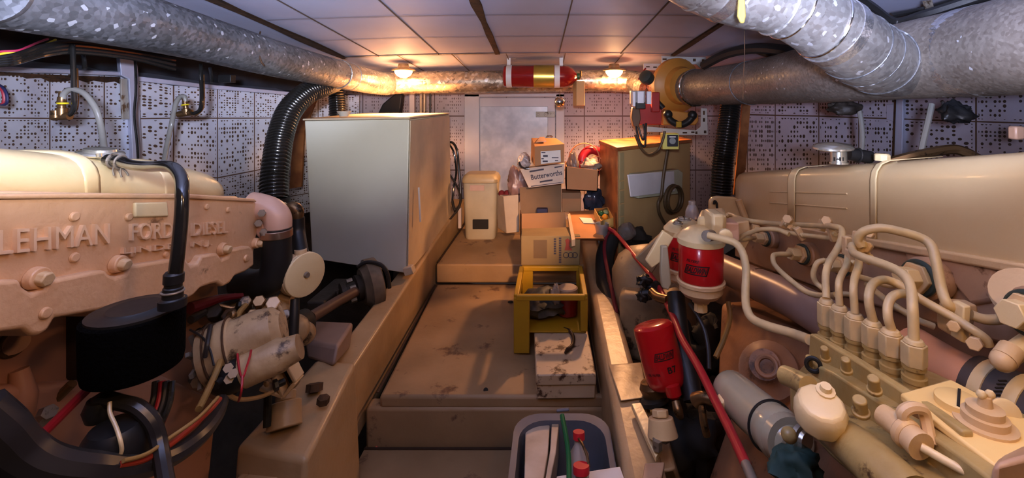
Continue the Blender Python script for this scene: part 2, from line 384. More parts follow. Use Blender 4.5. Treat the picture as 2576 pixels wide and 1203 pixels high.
# right wall
def wr(px,py):
    Y=4.65+(px-1840)*(1.55-4.65)/(2700-1840); return P(px,py,Y)
RW=[1790,1880,1950,2060,2160,2258,2282,2456,2640,2740]
ru=[-2,-1,0,1,2,3,3.1,4,5,5.5]
t0=[262,264,264,262,258,255,254,250,235,230]; r1=[287,288,290,292,296,299,300,306,312,314]; r2=[450,455,455,450,446,446,446,446,450,450]; r3=[600,600,610,620,640,660,660,680,700,700]
rows=[[wr(x,y) for x,y in zip(RW,r)] for r in(r3,r2,r1,[y-60 for y in t0])]
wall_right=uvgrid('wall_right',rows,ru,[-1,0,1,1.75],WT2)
b=MB(); b.grid([[wr(x,y-60) for x,y in zip(RW,t0)],[wr(x,y-60)+V(.35,0,.04) for x,y in zip(RW,t0)],[V(wr(x,0).x+.35,wr(x,0).y,.75) for x in RW]]); struct(b.build('wall_right_upper',VOID))  # void above the right panelling, gap shade again in its colour
b=MB(); b.prism([wr(x,y)+V(-.03,-.01,0) for x,y in((2262,240),(2280,240),(2276,420),(2256,420))],(.02,.01,0)); struct(b.build('trim_8',LILAC,bevel=.003))
b=MB(); b.prism([wr(x,y)+V(-.025,-.01,0) for x,y in((2236,262),(2258,262),(2256,306),(2236,300))],(.02,.01,0)); struct(b.build('trim_9',LILAC,bevel=.003))
b=MB(); b.prism([wr(x,y)+V(-.035,-.012,0) for x,y in((2259,240),(2264,240),(2258,420),(2252,420))],(.01,.01,0)); struct(b.build('trim_10',RUST))
# back wall
YB=4.65
BX=[-2.3,-1.93,-1.57,-1.2,-.84,-.47,-.1,.05,.42,.79,1.16,1.53,1.9,2.3]
rows=[[V(x,YB,z) for x in BX] for z in(-1.3,-.72,-.17,.38)]
wall_back=uvgrid('wall_back',rows,[i*1.0 for i in range(6)]+[5.95,6.3,7.25,8.2,9.2,10.2,11.2,12.2],[-1,0,1,2],BT)
# deckhead (ceiling), sloping down towards the back, slightly cambered
CEIL=mat('off white deckhead lining',(.48,.50,.62),.55,c2=(.43,.42,.52),sc=2,amt=.6,spec=.3)
def cz(X,Y): return .356+.097*(3.5-Y)-.012*X*X
xs=[-2.6,-1.9,-1.57,-1.33,-.87,-.42,.05,.52,.92,1.5,2.0,2.6]
ys=[.2,.9,1.45,1.95,2.45,2.95,3.5]
def skew(x,Y): return x+.035*(3.5-Y)
b=MB(); b.grid([[V(skew(x,y),y,cz(x,y)) for x in xs] for y in ys]); b.grid([[V(x,y,cz(x,y)+o) for x in xs] for y,o in((3.5,0),(3.5,.02),(YB+.05,.012))])
struct(b.build('ceiling',CEIL))
SEAM=mat('ceiling joint',(.16,.11,.08),.8)
k=11
def cstrip(p,q,w,m,name=None,t=.004,dz=0,n=10):
    global k
    b=MB(); pts=[]
    for i in range(n+1):
        x=p[0]+(q[0]-p[0])*i/n; y=p[1]+(q[1]-p[1])*i/n; pts.append(V(skew(x,y),y,cz(x,y)-t/2+dz))
    d=(pts[-1]-pts[0]).normalized(); s=V(d.y,-d.x,0)*w/2
    random.seed(int(p[0]*100+p[1]*37)+k)
    rg=[(1+ (random.uniform(-.35,.5) if w>.015 else random.uniform(-.1,.1))) for _ in pts]
    b.grid([[q_-s*g for q_,g in zip(pts,rg)],[q_+s*g for q_,g in zip(pts,rg)]]); b.grid([[q_-s*g+V(0,0,-t) for q_,g in zip(pts,rg)],[q_+s*g+V(0,0,-t) for q_,g in zip(pts,rg)]])
    struct(b.build('trim_%d'%k,m)); k+=1
for x in(-1.33,-.87,.05,.52): cstrip((x,.4),(x,3.5),.007,SEAM)
for y in(1.45,1.95,2.45,2.95): cstrip((-1.57,y),(.92,y),.005,SEAM)
cstrip((-.42,.4),(-.42,3.5),.036,RUST,t=.008)
cstrip((-1.59,.4),(-1.59,3.5),.05,RUST,t=.012); cstrip((.92,.4),(.92,3.5),.035,RUST,t=.01)
cstrip((-1.6,3.49),(-.42,3.49),.02,RUST,t=.006)
cstrip((-.42,3.49),(.98,3.49),.016,mat('pale aluminium strip',(.62,.66,.72),.3,metal=.3),t=.008)
for x in(-1.2,-.78,-.36,.1,.55): cstrip((x,3.52),(x+.02,4.5),.006,SEAM,dz=.01)
cstrip((-1.5,3.95),(.9,3.95),.004,SEAM,dz=.01)
# floors
ZP,ZM,ZL=-1.22,-1.37,-1.60
b=MB(); b.box((-.3,3.38+.66,ZP-.07),(1.12,1.32,.14)); struct(b.build('floor_platform',FLOORM,bevel=.012))
b=MB(); b.hexa([V(-.80,2.11,ZM-.06),V(.3,2.11,ZM-.06),V(.3,3.4,ZM-.06),V(-.86,3.4,ZM-.06),V(-.80,2.11,ZM),V(.3,2.11,ZM),V(.3,3.4,ZM),V(-.86,3.4,ZM)]); b.box((-.3,2.14,(ZM+ZL)/2-.05),(1.12,.08,ZM-ZL)); struct(b.build('floor',FLOORM,bevel=.014))
b=MB(); b.box((-.3,1.25,ZL-.03),(1.12,1.76,.06)); struct(b.build('floor_lower',FLOORM))
b=MB(); b.grid([[V(x,y,z) for x,z in((-2.5,-.95),(-2.0,-1.35),(-1.3,-1.8),(-.3,-1.95),(.5,-1.95),(1.4,-1.8),(2.1,-1.35),(2.6,-.95))] for y in(.1,1,2,3,4,YB)]); struct(b.build('floor_bilge',GRIME))
GAP=mat('dark floor joint',(.05,.025,.015),.8)
for i_,(p_,q_,w_) in enumerate(((V(-.865,3.37,ZM+.003),V(-.815,2.13,ZM+.003),.012),(V(-.86,3.375,ZM+.003),V(.23,3.375,ZM+.003),.01),(V(.215,3.37,ZM+.003),V(.215,2.13,ZM+.003),.012),(V(-.86,2.09,ZL+.003),V(.23,2.09,ZL+.003),.012),(V(-.855,3.42,ZP+.003),V(-.86,4.6,ZP+.003),.012))):
    b=MB(); b.bar(p_,q_,w_,.004); struct(b.build('trim_%d'%(40+i_),GAP))
# door in the back wall
DW=mat('grey white door paint',(.56,.52,.53),.45,c2=(.47,.42,.43),sc=3,amt=.7)
d=thing('door_1','x','door'); del d['label']; del d['category']; struct(d)
YD=YB-.01
b=MB()
b.fbox(1168,236,1206,600,YD-.03,.03); b.fbox(1398,236,1420,600,YD-.03,.03); b.fbox(1168,228,1420,244,YD-.03,.03)
b.build('door_frame',DW,d,bevel=.006)
b=MB(); b.fbox(1206,246,1397,600,YD-.015,.02); b.build('door_panel',DW,d,bevel=.004)
b=MB(); b.fbox(1208,268,1378,600,YD-.035,.02); b.build('inset_panel',mat('scuffed silver grey sheet',(.42,.43,.48),.3,c2=(.6,.6,.64),sc=9,amt=.9),d,bevel=.004)
b=MB(); b.fbox(1348,281,1396,295,YD-.05,.016); b.cyl(P(1354,288,YD-.05),P(1354,288,YD-.06),.012); b.cyl(P(1373,288,YD-.05),P(1373,288,YD-.065),.018); b.build('latch',STEEL,d,bevel=.002)
b=MB(); b.tube([P(1376,346,YD-.03),P(1376,343,YD-.07),P(1388,343,YD-.07),P(1388,346,YD-.03)],.008,8,3); b.build('door_handle',CHROME,d)
# ================= LEFT SIDE OVERHEAD =================
t=thing('ventilation_duct','spotty grey galvanised round duct running along the left side under the ceiling','duct')
p0=[P(-60,-42,1.22),P(0,-24,1.29),P(300,42,1.62),P(500,94,1.98),P(700,150,2.5),P(815,178,3.0)]
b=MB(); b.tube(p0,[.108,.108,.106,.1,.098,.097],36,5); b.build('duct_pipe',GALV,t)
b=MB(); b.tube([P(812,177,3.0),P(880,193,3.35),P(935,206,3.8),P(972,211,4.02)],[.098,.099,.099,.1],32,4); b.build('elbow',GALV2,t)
for px,py,Y in((850,186,3.18),(876,192,3.33)):
    a=P(px,py,Y); d_=(P(px+10,py+2.2,Y+.06)-a).normalized(); MB().ring(a,d_,.0995,.004).build('duct_seam',GALV2,t)
b=MB(); b.tube([P(655,80,2.35),P(648,110,2.25),P(655,150,2.22),P(664,165,2.24)],.004,6,4); b.build('hanger_wire',RUST,t)
t=thing('ventilation_duct','mottled galvanised round duct crossing the back wall beneath the two lamps','duct')
b=MB(); b.tube([P(975,210,4.06),P(1030,208,4.12),P(1300,205,4.12),P(1548,203,4.12)],[.1,.1,.099,.098],32,4); b.build('duct_pipe',GALVB,t)
b=MB(); b.tube([P(1548,203,4.12),P(1590,206,4.08),P(1618,214,3.95),P(1632,222,3.86)],[.098,.1,.098,.09],32,4); b.build('elbow',GALVB,t)
for px in(1548,1575): MB().ring(P(px,204,4.11),V(1,0,0) if px<1570 else V(1,-.4,0),.1,.004).build('duct_seam',GALVB,t)
# fixtures
GLOW=mat('glowing lamp glass',(1,.8,.5),.4,emit=(1,.62,.28),es=14)
for px,w in((1015,'left'),(1545,'right')):
    t=thing('ceiling_lamp','lit round brass ceiling lamp at the back, the '+('left one above the duct corner' if w=='left' else 'right one next to the orange fan'),'lamp','lit ceiling lamps at the back')
    c=P(px,178,3.86); b=MB(); b.lathe(c+V(0,0,.058),V(0,0,-1),[(0,.04),(.035,.05),(.045,.095),(.056,.098),(.06,.085)],28); b.build('lamp_ring',mat('lamp brass',(.5,.36,.2),.3,metal=.7),t)
    b=MB(); b.lathe(c+V(0,0,.002),V(0,0,-1),[(0,.074),(.02,.07),(.045,.052),(.06,.025),(.064,.002)],24); b.build('lamp_shade',GLOW,t)
    l=bpy.data.lights.new('lamp_light','POINT'); l.energy=4; l.color=(1,.56,.26); l.shadow_soft_size=.05
    o=bpy.data.objects.new('lamp_light',l); o.location=c+V(0,-.02,-.13); col.objects.link(o)
# cables upper left
def cable(name,label,cat,pts,r,m,group=None,sm=8,n=8):
    b=MB(); b.tube([P(*p) for p in pts],r,n,sm); o=b.build(name,m); return tag(o,label,cat,group)
cable('electrical_cable','yellow cable sagging under the left duct at the top left corner','cable',[(-60,148,1.7),(0,136,1.72),(40,130,1.75),(75,124,1.8),(105,116,1.9),(140,100,2.0)],.0045,mat('yellow cable',(.75,.6,.04),.4))
cable('electrical_cable','magenta red cable above the yellow one at the top left corner','cable',[(-60,138,1.7),(0,130,1.72),(45,127,1.75),(70,118,1.8),(95,107,1.9),(120,98,2.0)],.0045,mat('magenta cable',(.55,.05,.12),.4))
for i,(y,s) in enumerate(((146,'uppermost of four'),(152,'second of four'),(158,'third of four'),(163,'lowest of four'))):
    cable('electrical_cable','black cable running along the dark void at the top left, '+s,'cable',[(-60,y+8,1.6),(0,y,1.64),(40,y-8+i,1.68),(110,y-30+i*2,1.8),(190,y-40+i*3,1.92),(330,y-22+i*2,2.15),(440,y-6+i*6,2.35)],.009,BLACKG,'black cables in the left void')
cable('electrical_cable','thin grey cable sagging between yellow cable and pipe hook, upper left','cable',[(60,124,1.9),(100,121,1.95),(140,120,1.95),(180,108,2.0)],.004,mat('grey cable',(.12,.12,.14),.4))
t=thing('cable_coil','coil of dark red and blue cable hanging at the left picture edge','cable')
for dx,m in((0,mat('dark red cable',(.25,.02,.03),.4)),(8,mat('navy cable',(.02,.02,.06),.3))):
    b=MB(); b.tube([P(-20,205,1.75),P(2+dx*.8,222,1.74),P(10+dx,245,1.74),P(6+dx,262,1.74),P(-12,262,1.74)],.005,8,6); b.build('cable_loop',m,t)
cable('drop_cable','black cable dropping down the white frame post on the left wall','cable',[(338,135,2.65),(341,170,2.6),(342,230,2.6),(338,290,2.6),(345,360,2.6),(348,412,2.6)],.0065,BLACKG)
cable('drop_cable','short black cable hanging behind the white rail, upper left','cable',[(204,125,2.2),(211,148,2.2),(213,174,2.2)],.009,BLACKG)
cable('drop_cable','short dark cable hanging above the rail right of the second valve','cable',[(528,170,2.85),(532,190,2.85),(533,208,2.85)],.009,BLACKG)
b=MB(); b.fbox(548,188,580,208,2.9,.05); tag(b.build('junction_box',RUBBER,bevel=.004),'small dark junction box under the left duct above the perforated wall','junction box')
# fuel valves with black pipes and cloudy hoses
t=thing('fuel_valve','brass valve with yellow band on the left perforated wall, the nearer of two','valve')
Yv=1.9
b=MB(); b.tube([P(182,112,Yv),P(184,150,Yv),P(186,230,Yv),P(187,262,Yv),P(180,284,Yv),P(165,293,Yv)],.0095,10,5); b.build('black_pipe',BLACKG,t)
b=MB(); b.tube([P(191,172,Yv+.05),P(193,230,Yv+.05),P(192,268,Yv+.05),P(184,286,Yv+.03)],.0075,10,5); b.build('brown_pipe',BRASS,t)
b=MB(); b.lathe(P(155,290,Yv),V(0.01,0,1),[(0,.02),(.03,.02),(.032,.014),(.045,.013),(.05,.016),(.075,.014),(.078,.011),(.1,.011)],14); b.cyl(P(134,294,Yv),P(176,292,Yv),.016,n=12); b.cyl(P(140,278,Yv-.01),P(140,296,Yv-.01),.017,n=12); b.build('valve_body',BRASS,t)
MB().ring(P(158,260,Yv),V(0,0,1),.0155,.004).build('yellow_band',mat('yellow band',(.75,.6,.03),.4),t)
b=MB(); b.tube([P(157,252,Yv),P(160,238,Yv),P(172,227,Yv),P(190,226,Yv),P(215,238,Yv),P(240,272,Yv),(P(252,310,Yv)),P(258,345,Yv-.03),P(262,376,Yv-.08)],.0115,12,5); b.build('clear_hose',HCLEAR,t)
t=thing('fuel_valve','brass valve with yellow band on the left perforated wall, the farther one nearer the cabinet','valve')
Yv=2.55
b=MB(); b.tube([P(505,160,Yv),P(506,200,Yv),P(507,250,Yv),P(503,275,Yv),P(490,285,Yv),P(478,284,Yv)],.0095,10,5); b.build('black_pipe',BLACKG,t)
b=MB(); b.tube([P(511,188,Yv+.05),P(512,250,Yv+.05),P(508,275,Yv+.04),P(492,290,Yv)],.007,10,5); b.build('brown_pipe',BRASS,t)
b=MB(); b.lathe(P(470,288,Yv),V(-.15,0,1),[(0,.02),(.03,.02),(.034,.013),(.05,.013),(.055,.015),(.08,.012),(.1,.010)],14); b.cyl(P(448,288,Yv),P(482,283,Yv),.017,n=12); b.build('valve_body',BRASS,t)
MB().ring(P(466,264,Yv),V(-.15,0,1),.016,.004).build('yellow_band',MATS['yellow band'],t)
b=MB(); b.tube([P(466,256,Yv),P(464,244,Yv),P(455,243,Yv),P(444,256,Yv),P(437,285,Yv),P(430,320,Yv),P(420,365,Yv-.05),P(412,412,Yv-.1)],.012,12,5); b.build('clear_hose',HCLEAR,t)
# corrugated hoses
def corr(name,label,pts,r,m=BLACKG,pitch=.02):
    t=thing(name,label,'hose'); pp=smooth([P(*p) for p in pts],14)
    L=[0]
    for i in range(1,len(pp)): L.append(L[-1]+(pp[i]-pp[i-1]).length)
    n=int(L[-1]/pitch*4); q=[];rr=[]; j=0
    for i in range(n+1):
        s=L[-1]*i/n
        while j<len(L)-2 and L[j+1]<s: j+=1
        f=(s-L[j])/max(1e-9,L[j+1]-L[j]); q.append(pp[j].lerp(pp[j+1],f)); rr.append(r+ (0.0,.0055,.007,.0055)[i%4])
    b=MB(); b.tube(q,rr,20,0); b.build('hose_tube',m,t)
    return t
t=corr('corrugated_hose','glossy black corrugated hose arching down from the left duct to the left engine',[(838,208,3.3),(810,218,3.1),(770,236,2.95),(728,280,2.8),(706,340,2.7),(696,400,2.6),(690,450,2.55),(690,505,2.5)],.066)
b=MB(); b.lathe(P(690,497,2.5),V(0,0,-1),[(0,.078),(.05,.08),(.052,.07),(.10,.07)],20); b.build('hose_collar',RUBBER,t)
corr('corrugated_hose','shorter dark corrugated hose hanging behind the white cabinet',[(838,205,3.75),(845,230,3.75),(848,260,3.75),(850,330,3.75)],.058)
corr('corrugated_hose','shiny black corrugated hose hanging from the right duct beside the timber cabinet',[(1838,240,3.35),(1836,280,3.35),(1828,340,3.32),(1820,400,3.3),(1816,450,3.27),(1814,505,3.25)],.068)
b=MB(); b.prism([P(x,y,4.4) for x,y in((1000,232),(1012,238),(1005,290),(948,290),(962,262),(978,248))],(0,.08,0)); tag(b.build('hose_elbow',RUBBER,bevel=.01),'black rubber elbow behind the top of the white cabinet','hose')
for px,r,m,l in((1059,.012,STEEL,'left of three'),(1068,.012,STEEL,'middle of three'),(1082,.009,RUBBER,'right, dark one of three')):
    b=MB(); b.tube([P(px,226,4.3),P(px,300,4.3)],r,10,0); tag(b.build('vertical_pipe',m),'thin vertical pipe behind the white cabinet, '+l,'pipe','pipes behind the white cabinet')
b=MB(); b.fbox(1030,226,1042,300,4.45,.04); struct(b.build('trim_60',DW))
# brown varnished boards behind hoses
b=MB(); b.prism([P(x,y,3.7) for x,y in((765,232),(800,240),(765,330),(758,470),(728,475),(738,330))],(0,.02,0)); tag(b.build('timber_bracket',PLYO),'curved brown timber bracket behind the left corrugated hose','bracket')
b=MB(); b.prism([P(x,y,3.7) for x,y in((1868,262),(1888,266),(1876,420),(1862,490),(1846,490))],(0,.02,0)); tag(b.build('timber_bracket',PLYO),'narrow brown timber strip behind the right corrugated hose','bracket')
# ================= WHITE CABINET =================
t=thing('storage_cabinet','tall white painted box cabinet standing on the left bearer beam','cabinet')
A,B,C=P(766,304,2.95),P(1029,300,2.85),P(1129,288,4.1); a_,b_,c_=P(785,650,2.95),P(1022,688,2.85),P(1133,556,4.1); a_.z=-1.03
D=V(-1.7,4.15,C.z); d_=V(-1.7,4.15,-1.0)
b=MB(); b.hexa([a_,b_,c_,d_,A,B,C,D]); b.build('cabinet_body',CAB,t,bevel=.006)
n=(B-A).normalized(); up=V(0,0,.012)
b=MB(); o_=n*.008; b.hexa([A-o_+V(0,-.01,.002),B+o_+V(0,-.01,.002),C+o_+V(0,0,.002),D-o_,A-o_+V(0,-.01,.014),B+o_+V(0,-.01,.014),C+o_+V(0,0,.014),D-o_+up]); b.build('cabinet_top',CABS,t,bevel=.003)
b=MB(); q=(C-B)*1; e=.004
b.prism([B+V(e,.004,-.01),B+V(e,0,-.01)+q*.985,c_+V(e,0,0)+ (b_-c_)*.02,b_+V(e,.004,0)],V(.006,0,0)); b.build('side_panel',CABS,t)
b=MB(); m_=lambda s,z:B+q*s+V(.018,0,z)
b.bar(P(1056,470,2.98)+V(.0,-.02,0),P(1060,556,2.98)+V(0,-.02,0),.012,.01); b.build('hinge_strip',WHITE,t)
b=MB(); b.bar(P(1102,560,3.55),P(1102,580,3.55),.03,.02); b.build('door_catch',WHITE,t,bevel=.003)
b=MB(); b.bar(P(1102,510,3.55),P(1102,526,3.55),.03,.02); b.build('door_catch',WHITE,t,bevel=.003)
b=MB(); b.prism([P(x,y,2.82) for x,y in((1012,676),(1034,672),(1040,690),(1018,696))],(0,.06,0)); b.build('corner_foot',CABS,t,bevel=.004)
b=MB(); b.lathe(P(865,293,3.15),V(0,0,1),[(0,.028),(.02,.036),(.032,.045),(.036,.045)],20); o=b.build('filler_cup',mat('grey cream plastic cup',(.5,.48,.42),.5)); tag(o,'small pale tapered cap on top of the white cabinet','cap')

b=MB(); c=P(1662,62,2.78); b.lathe(c,V(0,0,-1),[(-.02,.03),(0,.034),(.006,.034),(.008,.018),(.02,.016)],24); tag(b.build('ceiling_sensor',CHROME),'small round silver fitting on the right of the ceiling','sensor')
# ================= BEARERS =================
b=MB(); b.hexa([V(-1.03,1.1,-1.6),V(-.875,1.1,-1.6),V(-.885,3.4,-1.45),V(-1.0,3.4,-1.45),V(-1.03,1.1,-1.25),V(-.875,1.1,-1.25),V(-.885,3.4,-1.08),V(-.985,3.4,-1.08)])
b.hexa([V(-1.0,3.4,-1.45),V(-.885,3.4,-1.45),V(-.89,4.6,-1.4),V(-1.0,4.6,-1.4),V(-.985,3.4,-1.08),V(-.885,3.4,-1.08),V(-.88,4.6,-1.0),V(-1.0,4.6,-1.0)])
tag(b.build('engine_bearer',BEAR,bevel=.014,seg=3),'long cream painted bearer beam left of the walkway under the white cabinet','beam')
b=MB(); b.hexa([V(.225,.95,-1.6),V(.36,.95,-1.6),V(.36,4.2,-1.45),V(.23,4.2,-1.45),V(.225,.95,-1.19),V(.36,.95,-1.19),V(.36,4.2,-1.08),V(.23,4.2,-1.08)])
tag(b.build('engine_bearer',BEAR,bevel=.03,seg=4),'long cream painted bearer beam with worn glossy top right of the walkway','beam')
b=MB(); b.hexa([V(-1.06,1.46,-1.75),V(-.79,1.42,-1.75),V(-.80,1.93,-1.75),V(-1.0,1.96,-1.75),V(-1.04,1.50,-1.14),V(-.79,1.47,-1.16),V(-.84,1.95,-1.12),V(-1.02,1.97,-1.12)])
t=thing('mounting_block','cream painted block on the left bearer carrying the foot of the left engine','block'); b.build('block_body',BEAR,t,bevel=.018,seg=3)
b=MB(); b.cyl(P(715,1078,1.56),P(718,1010,1.6),.055,.05,20); b.cyl(P(718,1012,1.6),P(720,985,1.62),.032,n=16); b.build('rubber_mount',BEAR,t,bevel=.004)
b=MB(); b.cyl(P(672,1075,1.52),P(674,985,1.56),.012,n=10); b.build('mount_stud',DARK,t)
b=MB(); b.hexnut(P(790,985,1.75),P(792,965,1.76),.03); b.hexnut(P(812,1015,1.68),P(814,1000,1.68),.022); b.build('bolt',RUST,t)
# ================= LEFT ENGINE =================
E1=thing('marine_engine','cream marine diesel engine on the left with LEHMAN FORD DIESEL cast on its manifold','engine')
XM=-1.0
def poly(pts,x,dx,m,name,parent,bevel=.008,seg=3,label=None):
    b=MB(); b.prism([PX(px,py,x) for px,py in pts],(dx,0,0)); return b.build(name,m,parent,bevel=bevel,seg=seg,label=label)
MAN=mat('pinkish cream manifold enamel',(.72,.47,.27),.34,c2=(.64,.40,.21),sc=5,amt=.9,bump=.22,bsc=50,stain=(.26,.15,.08),samt=.36,ssc=9)
LETM=mat('lightened letter enamel',(.80,.57,.36),.3,c2=(.72,.5,.3))  # manifold enamel lightened to imitate the light caught by letter edges
man=poly([(-160,486),(0,490),(250,489),(480,491),(640,502),(662,512),(655,560),(648,600),(640,650),(560,660),(470,668),(350,690),(250,705),(130,720),(0,735),(-160,750)],XM,-.17,MAN,'exhaust_manifold',E1,.016,4)
# lower scalloped flange, standing a little proud
lower=[(-160,720),(0,706),(52,702),(60,722),(84,738),(112,728),(124,706),(250,680),(268,680),(276,690),(292,697),(316,690),(326,668),(430,652),(468,650),(482,668),(498,664),(508,642),(548,636),(560,652),(574,646),(582,628),(628,618),(640,630),(640,668),(618,684),(592,694),(580,712),(562,722),(546,712),(530,716),(505,724),(488,744),(470,752),(440,742),(424,744),(380,752),(345,762),(330,786),(308,798),(285,784),(268,778),(205,790),(140,800),(124,830),(100,846),(80,844),(60,828),(0,836),(-160,862)]
poly(lower,XM+.022,-.14,MAN,'manifold_flange',man,.014,4)
poly([(-160,486),(0,488),(250,486),(480,488),(640,500),(648,508),(480,500),(250,499),(0,501),(-160,498)],XM+.008,-.1,MAN,'top_rib',man,.006,3)
poly([(342,510),(422,508),(426,545),(341,547)],XM+.009,-.01,CREAM2,'raised_pad',man,.004,3)
for x,y,r in((185,545,.011),(322,546,.010),(185,648,.011),(112,788,.012),(415,640,.008),(518,520,.009),(572,528,.009),(618,650,.012),(330,640,.008),(505,610,.007)):
    c=PX(x,y,XM+(.022 if y>700 or x>600 else 0)); MB().cyl(c,c+V(.006,0,0),r,r*.8,18).build('casting_boss',MAN,man,bevel=.0015)
for x,y,r in((84,700,.0145),(290,664,.0135),(555,626,.0125),(640,612,.012)):
    c=PX(x,y,XM); b=MB(); b.cyl(c,c+V(.016,0,0),r*1.5,r*1.35,24); b.build('bolt_boss',MAN,man,bevel=.002)
    b=MB(); b.hexnut(c+V(.012,0,0),c+V(.03,0,-.003),r); b.build('bolt',CREAM,man,bevel=.003)
up_=PX(0,490,XM)-PX(0,600,XM)
def mtext(s,l,r,hpx,bold,dep,name='cast_lettering',slant=0):
    L_,R_=PX(*l,XM+.001),PX(*r,XM+.001); Y_=L_.y; text(s,L_,R_,hpx*Y_/F,LETM,man,(1,0,0),dep,name,bold,up=V(0,0,1),slant=slant)
mtext('LEHMAN',(-12,641),(268,612),62,.0,.008)
mtext('FORD',(324,606),(428,598),43,.0,.008)
mtext('DIESEL',(480,594),(568,586),33,.0,.008)
mtext('LINDEN N.J.',(303,644),(528,620),20,.0,.008)
poly([(-160,500),(14,835),(18,842),(-160,842)],XM+.03,-.006,MAN,'x',man) if 0 else None
# valve cover behind
def zl(Y): return -.339+.227*(1.624-Y)
b=MB(); rows=[]
N=14
for i,(Y,s) in enumerate([(.75,1),(.95,1),(1.15,1),(1.35,1),(1.5,1),(1.58,.96),(1.64,.86),(1.68,.68),(1.70,.45)]):
    row=[]
    for k in range(N+1):
        a=math.pi*k/N; cx=math.cos(a); sz=math.sin(a)
        sx=abs(cx)**.55*(1 if cx>=0 else -1); sh=sz**.6
        row.append(V(-1.36+.17*sx*(.6+.4*s),Y,zl(Y)-.01+.105*sh*s))
    rows.append(row)
b.grid(rows); b.build('valve_cover',CREAM2,E1,solid=-.004,ang=50)
for Y in(1.18,1.42):
    b=MB(); r=[]
    for dy in(-.02,-.012,.012,.02):
        r.append([V(-1.36+.172*(abs(math.cos(math.pi*k/N))**.55*(1 if math.cos(math.pi*k/N)>=0 else -1)),Y+dy,zl(Y)-.008+(.107+(.006 if abs(dy)<.015 else 0))*math.sin(math.pi*k/N)**.6) for k in range(N+1)])
    b.grid(r); b.build('cover_rib',CREAM2,E1,solid=-.003,ang=60)
# cylinder head strip between cover and manifold
b=MB(); b.hexa([V(-1.55,.7,zl(.7)-.2),V(-1.14,.7,zl(.7)-.2),V(-1.14,1.66,zl(1.66)-.2),V(-1.55,1.66,zl(1.66)-.2),V(-1.55,.7,zl(.7)-.004),V(-1.14,.7,zl(.7)-.004),V(-1.14,1.66,zl(1.66)-.004),V(-1.55,1.66,zl(1.66)-.004)]); b.build('cylinder_head',MAN,E1,bevel=.008)
# badge at left edge
c=P(8,420,1.07); b=MB(); b.prism([P(-30,404,1.05),P(12,409,1.05),P(48,428,1.03),P(-30,432,1.02)],(-.0,.0,-.008)); bd=b.build('badge',CREAM2,E1,bevel=.002)
b=MB(); b.prism([P(-28,408,1.03),P(8,412,1.03),P(36,426,1.015),P(-28,429,1.015)],(0,0,-.004)); b.build('badge_face',mat('red badge',(.30,.06,.06),.4),bd)
b=MB(); b.hexnut(P(36,402,1.1),P(36,384,1.1),.014); b.build('cover_nut',CREAM2,E1,bevel=.003)
# oil filler cap
b=MB(); c=P(246,432,1.27); b.lathe(c,V(0,0,1),[(0,.034),(.01,.03),(.012,.026),(.05,.026),(.052,.029)],26); oc=b.build('oil_filler_neck',CHROMEC,E1)
b=MB(); c=P(250,394,1.27); b.lathe(c,V(.12,0,1),[(0,.030),(.004,.05),(.009,.054),(.013,.05),(.016,.036),(.022,.034),(.025,.02)],28); b.build('filler_cap',CHROMEC,oc)
b=MB(); b.cyl(P(255,404,1.26),P(292,408,1.24),.016,n=16); b.build('breather_spout',CHROMEC,oc)
for q in(-1,1):
    b=MB(); b.cyl(P(262+q*14,388+q*2,1.22),P(264+q*14,398+q*2,1.22),.006,n=8); b.build('cap_lug',CHROMEC,oc)
hp=[P(272,402,1.22),P(300,406,1.19),P(330,415,1.14),P(370,419,1.08),P(410,418,1.02),(P(438,424,.99)),P(456,450,.97),P(458,490,.95),P(455,560,.94),P(447,640,.93),P(441,690,.93)]
b=MB(); b.tube(hp,[.015,.015,.0125,.0125,.0125,.0125,.0125,.0125,.0125,.0125,.013],14,6); hs=b.build('breather_hose',BLACKG,E1)
for px,py,Y in((284,404,1.205),(303,408,1.185)):
    b=MB(); b.ring(P(px,py,Y),V(1,0,-.1),.0165,.0035); b.tube([P(px+2,py+14,Y-.01),P(px,py+26,Y-.01),P(px+3,py+38,Y-.01)],.0022,6,3); b.tube([P(px+2,py+14,Y-.01),P(px+14,py+24,Y-.01),P(px+20,py+34,Y-.01)],.0022,6,3); b.build('hose_clip',STEEL,hs)
b=MB(); b.lathe(P(438,684,.93),V(-.06,0,-1),[(0,.0145),(.004,.0175),(.022,.0175),(.024,.015),(.03,.015),(.032,.017),(.052,.018),(.056,.022),(.07,.022)],20); b.build('hose_end_fitting',RUBBER,hs)
MB().ring(P(434,733,.93),V(0,0,1),.018,.0025).build('hose_clamp',STEEL,hs)
# black foam air filter
af=P(338,932,.95); top_=P(340,784,.95)
b=MB(); h=(top_-af).length; R_=.083
b.lathe(af,V(0,0,1),[(0,R_*.85),(.006,R_*.97),(.02,R_),(h*.9,R_*1.02),(h*.97,R_*1.01),(h,R_*.96)],48); fl=b.build('air_filter',FOAM,E1)
b=MB(); b.lathe(top_+V(0,0,-.002),V(0,0,1),[(0,R_*.93),(.007,R_*.93),(.009,R_*.6),(.012,R_*.55)],36); b.build('filter_lid',RUBBER,fl)
b=MB(); b.cyl(P(434,772,.93),P(434,752,.93),.024,n=20); b.build('filter_inlet',RUBBER,fl)
b=MB(); b.lathe(P(215,925,1.12),V(0,0,1),[(0,.055),(.01,.06),(.175,.06),(.18,.055)],24); b.build('filter_side_piece',mat('air filter shadow brown',(.035,.018,.014),.6),E1)  # dark drum standing in for the brownish shadow left of the air filter
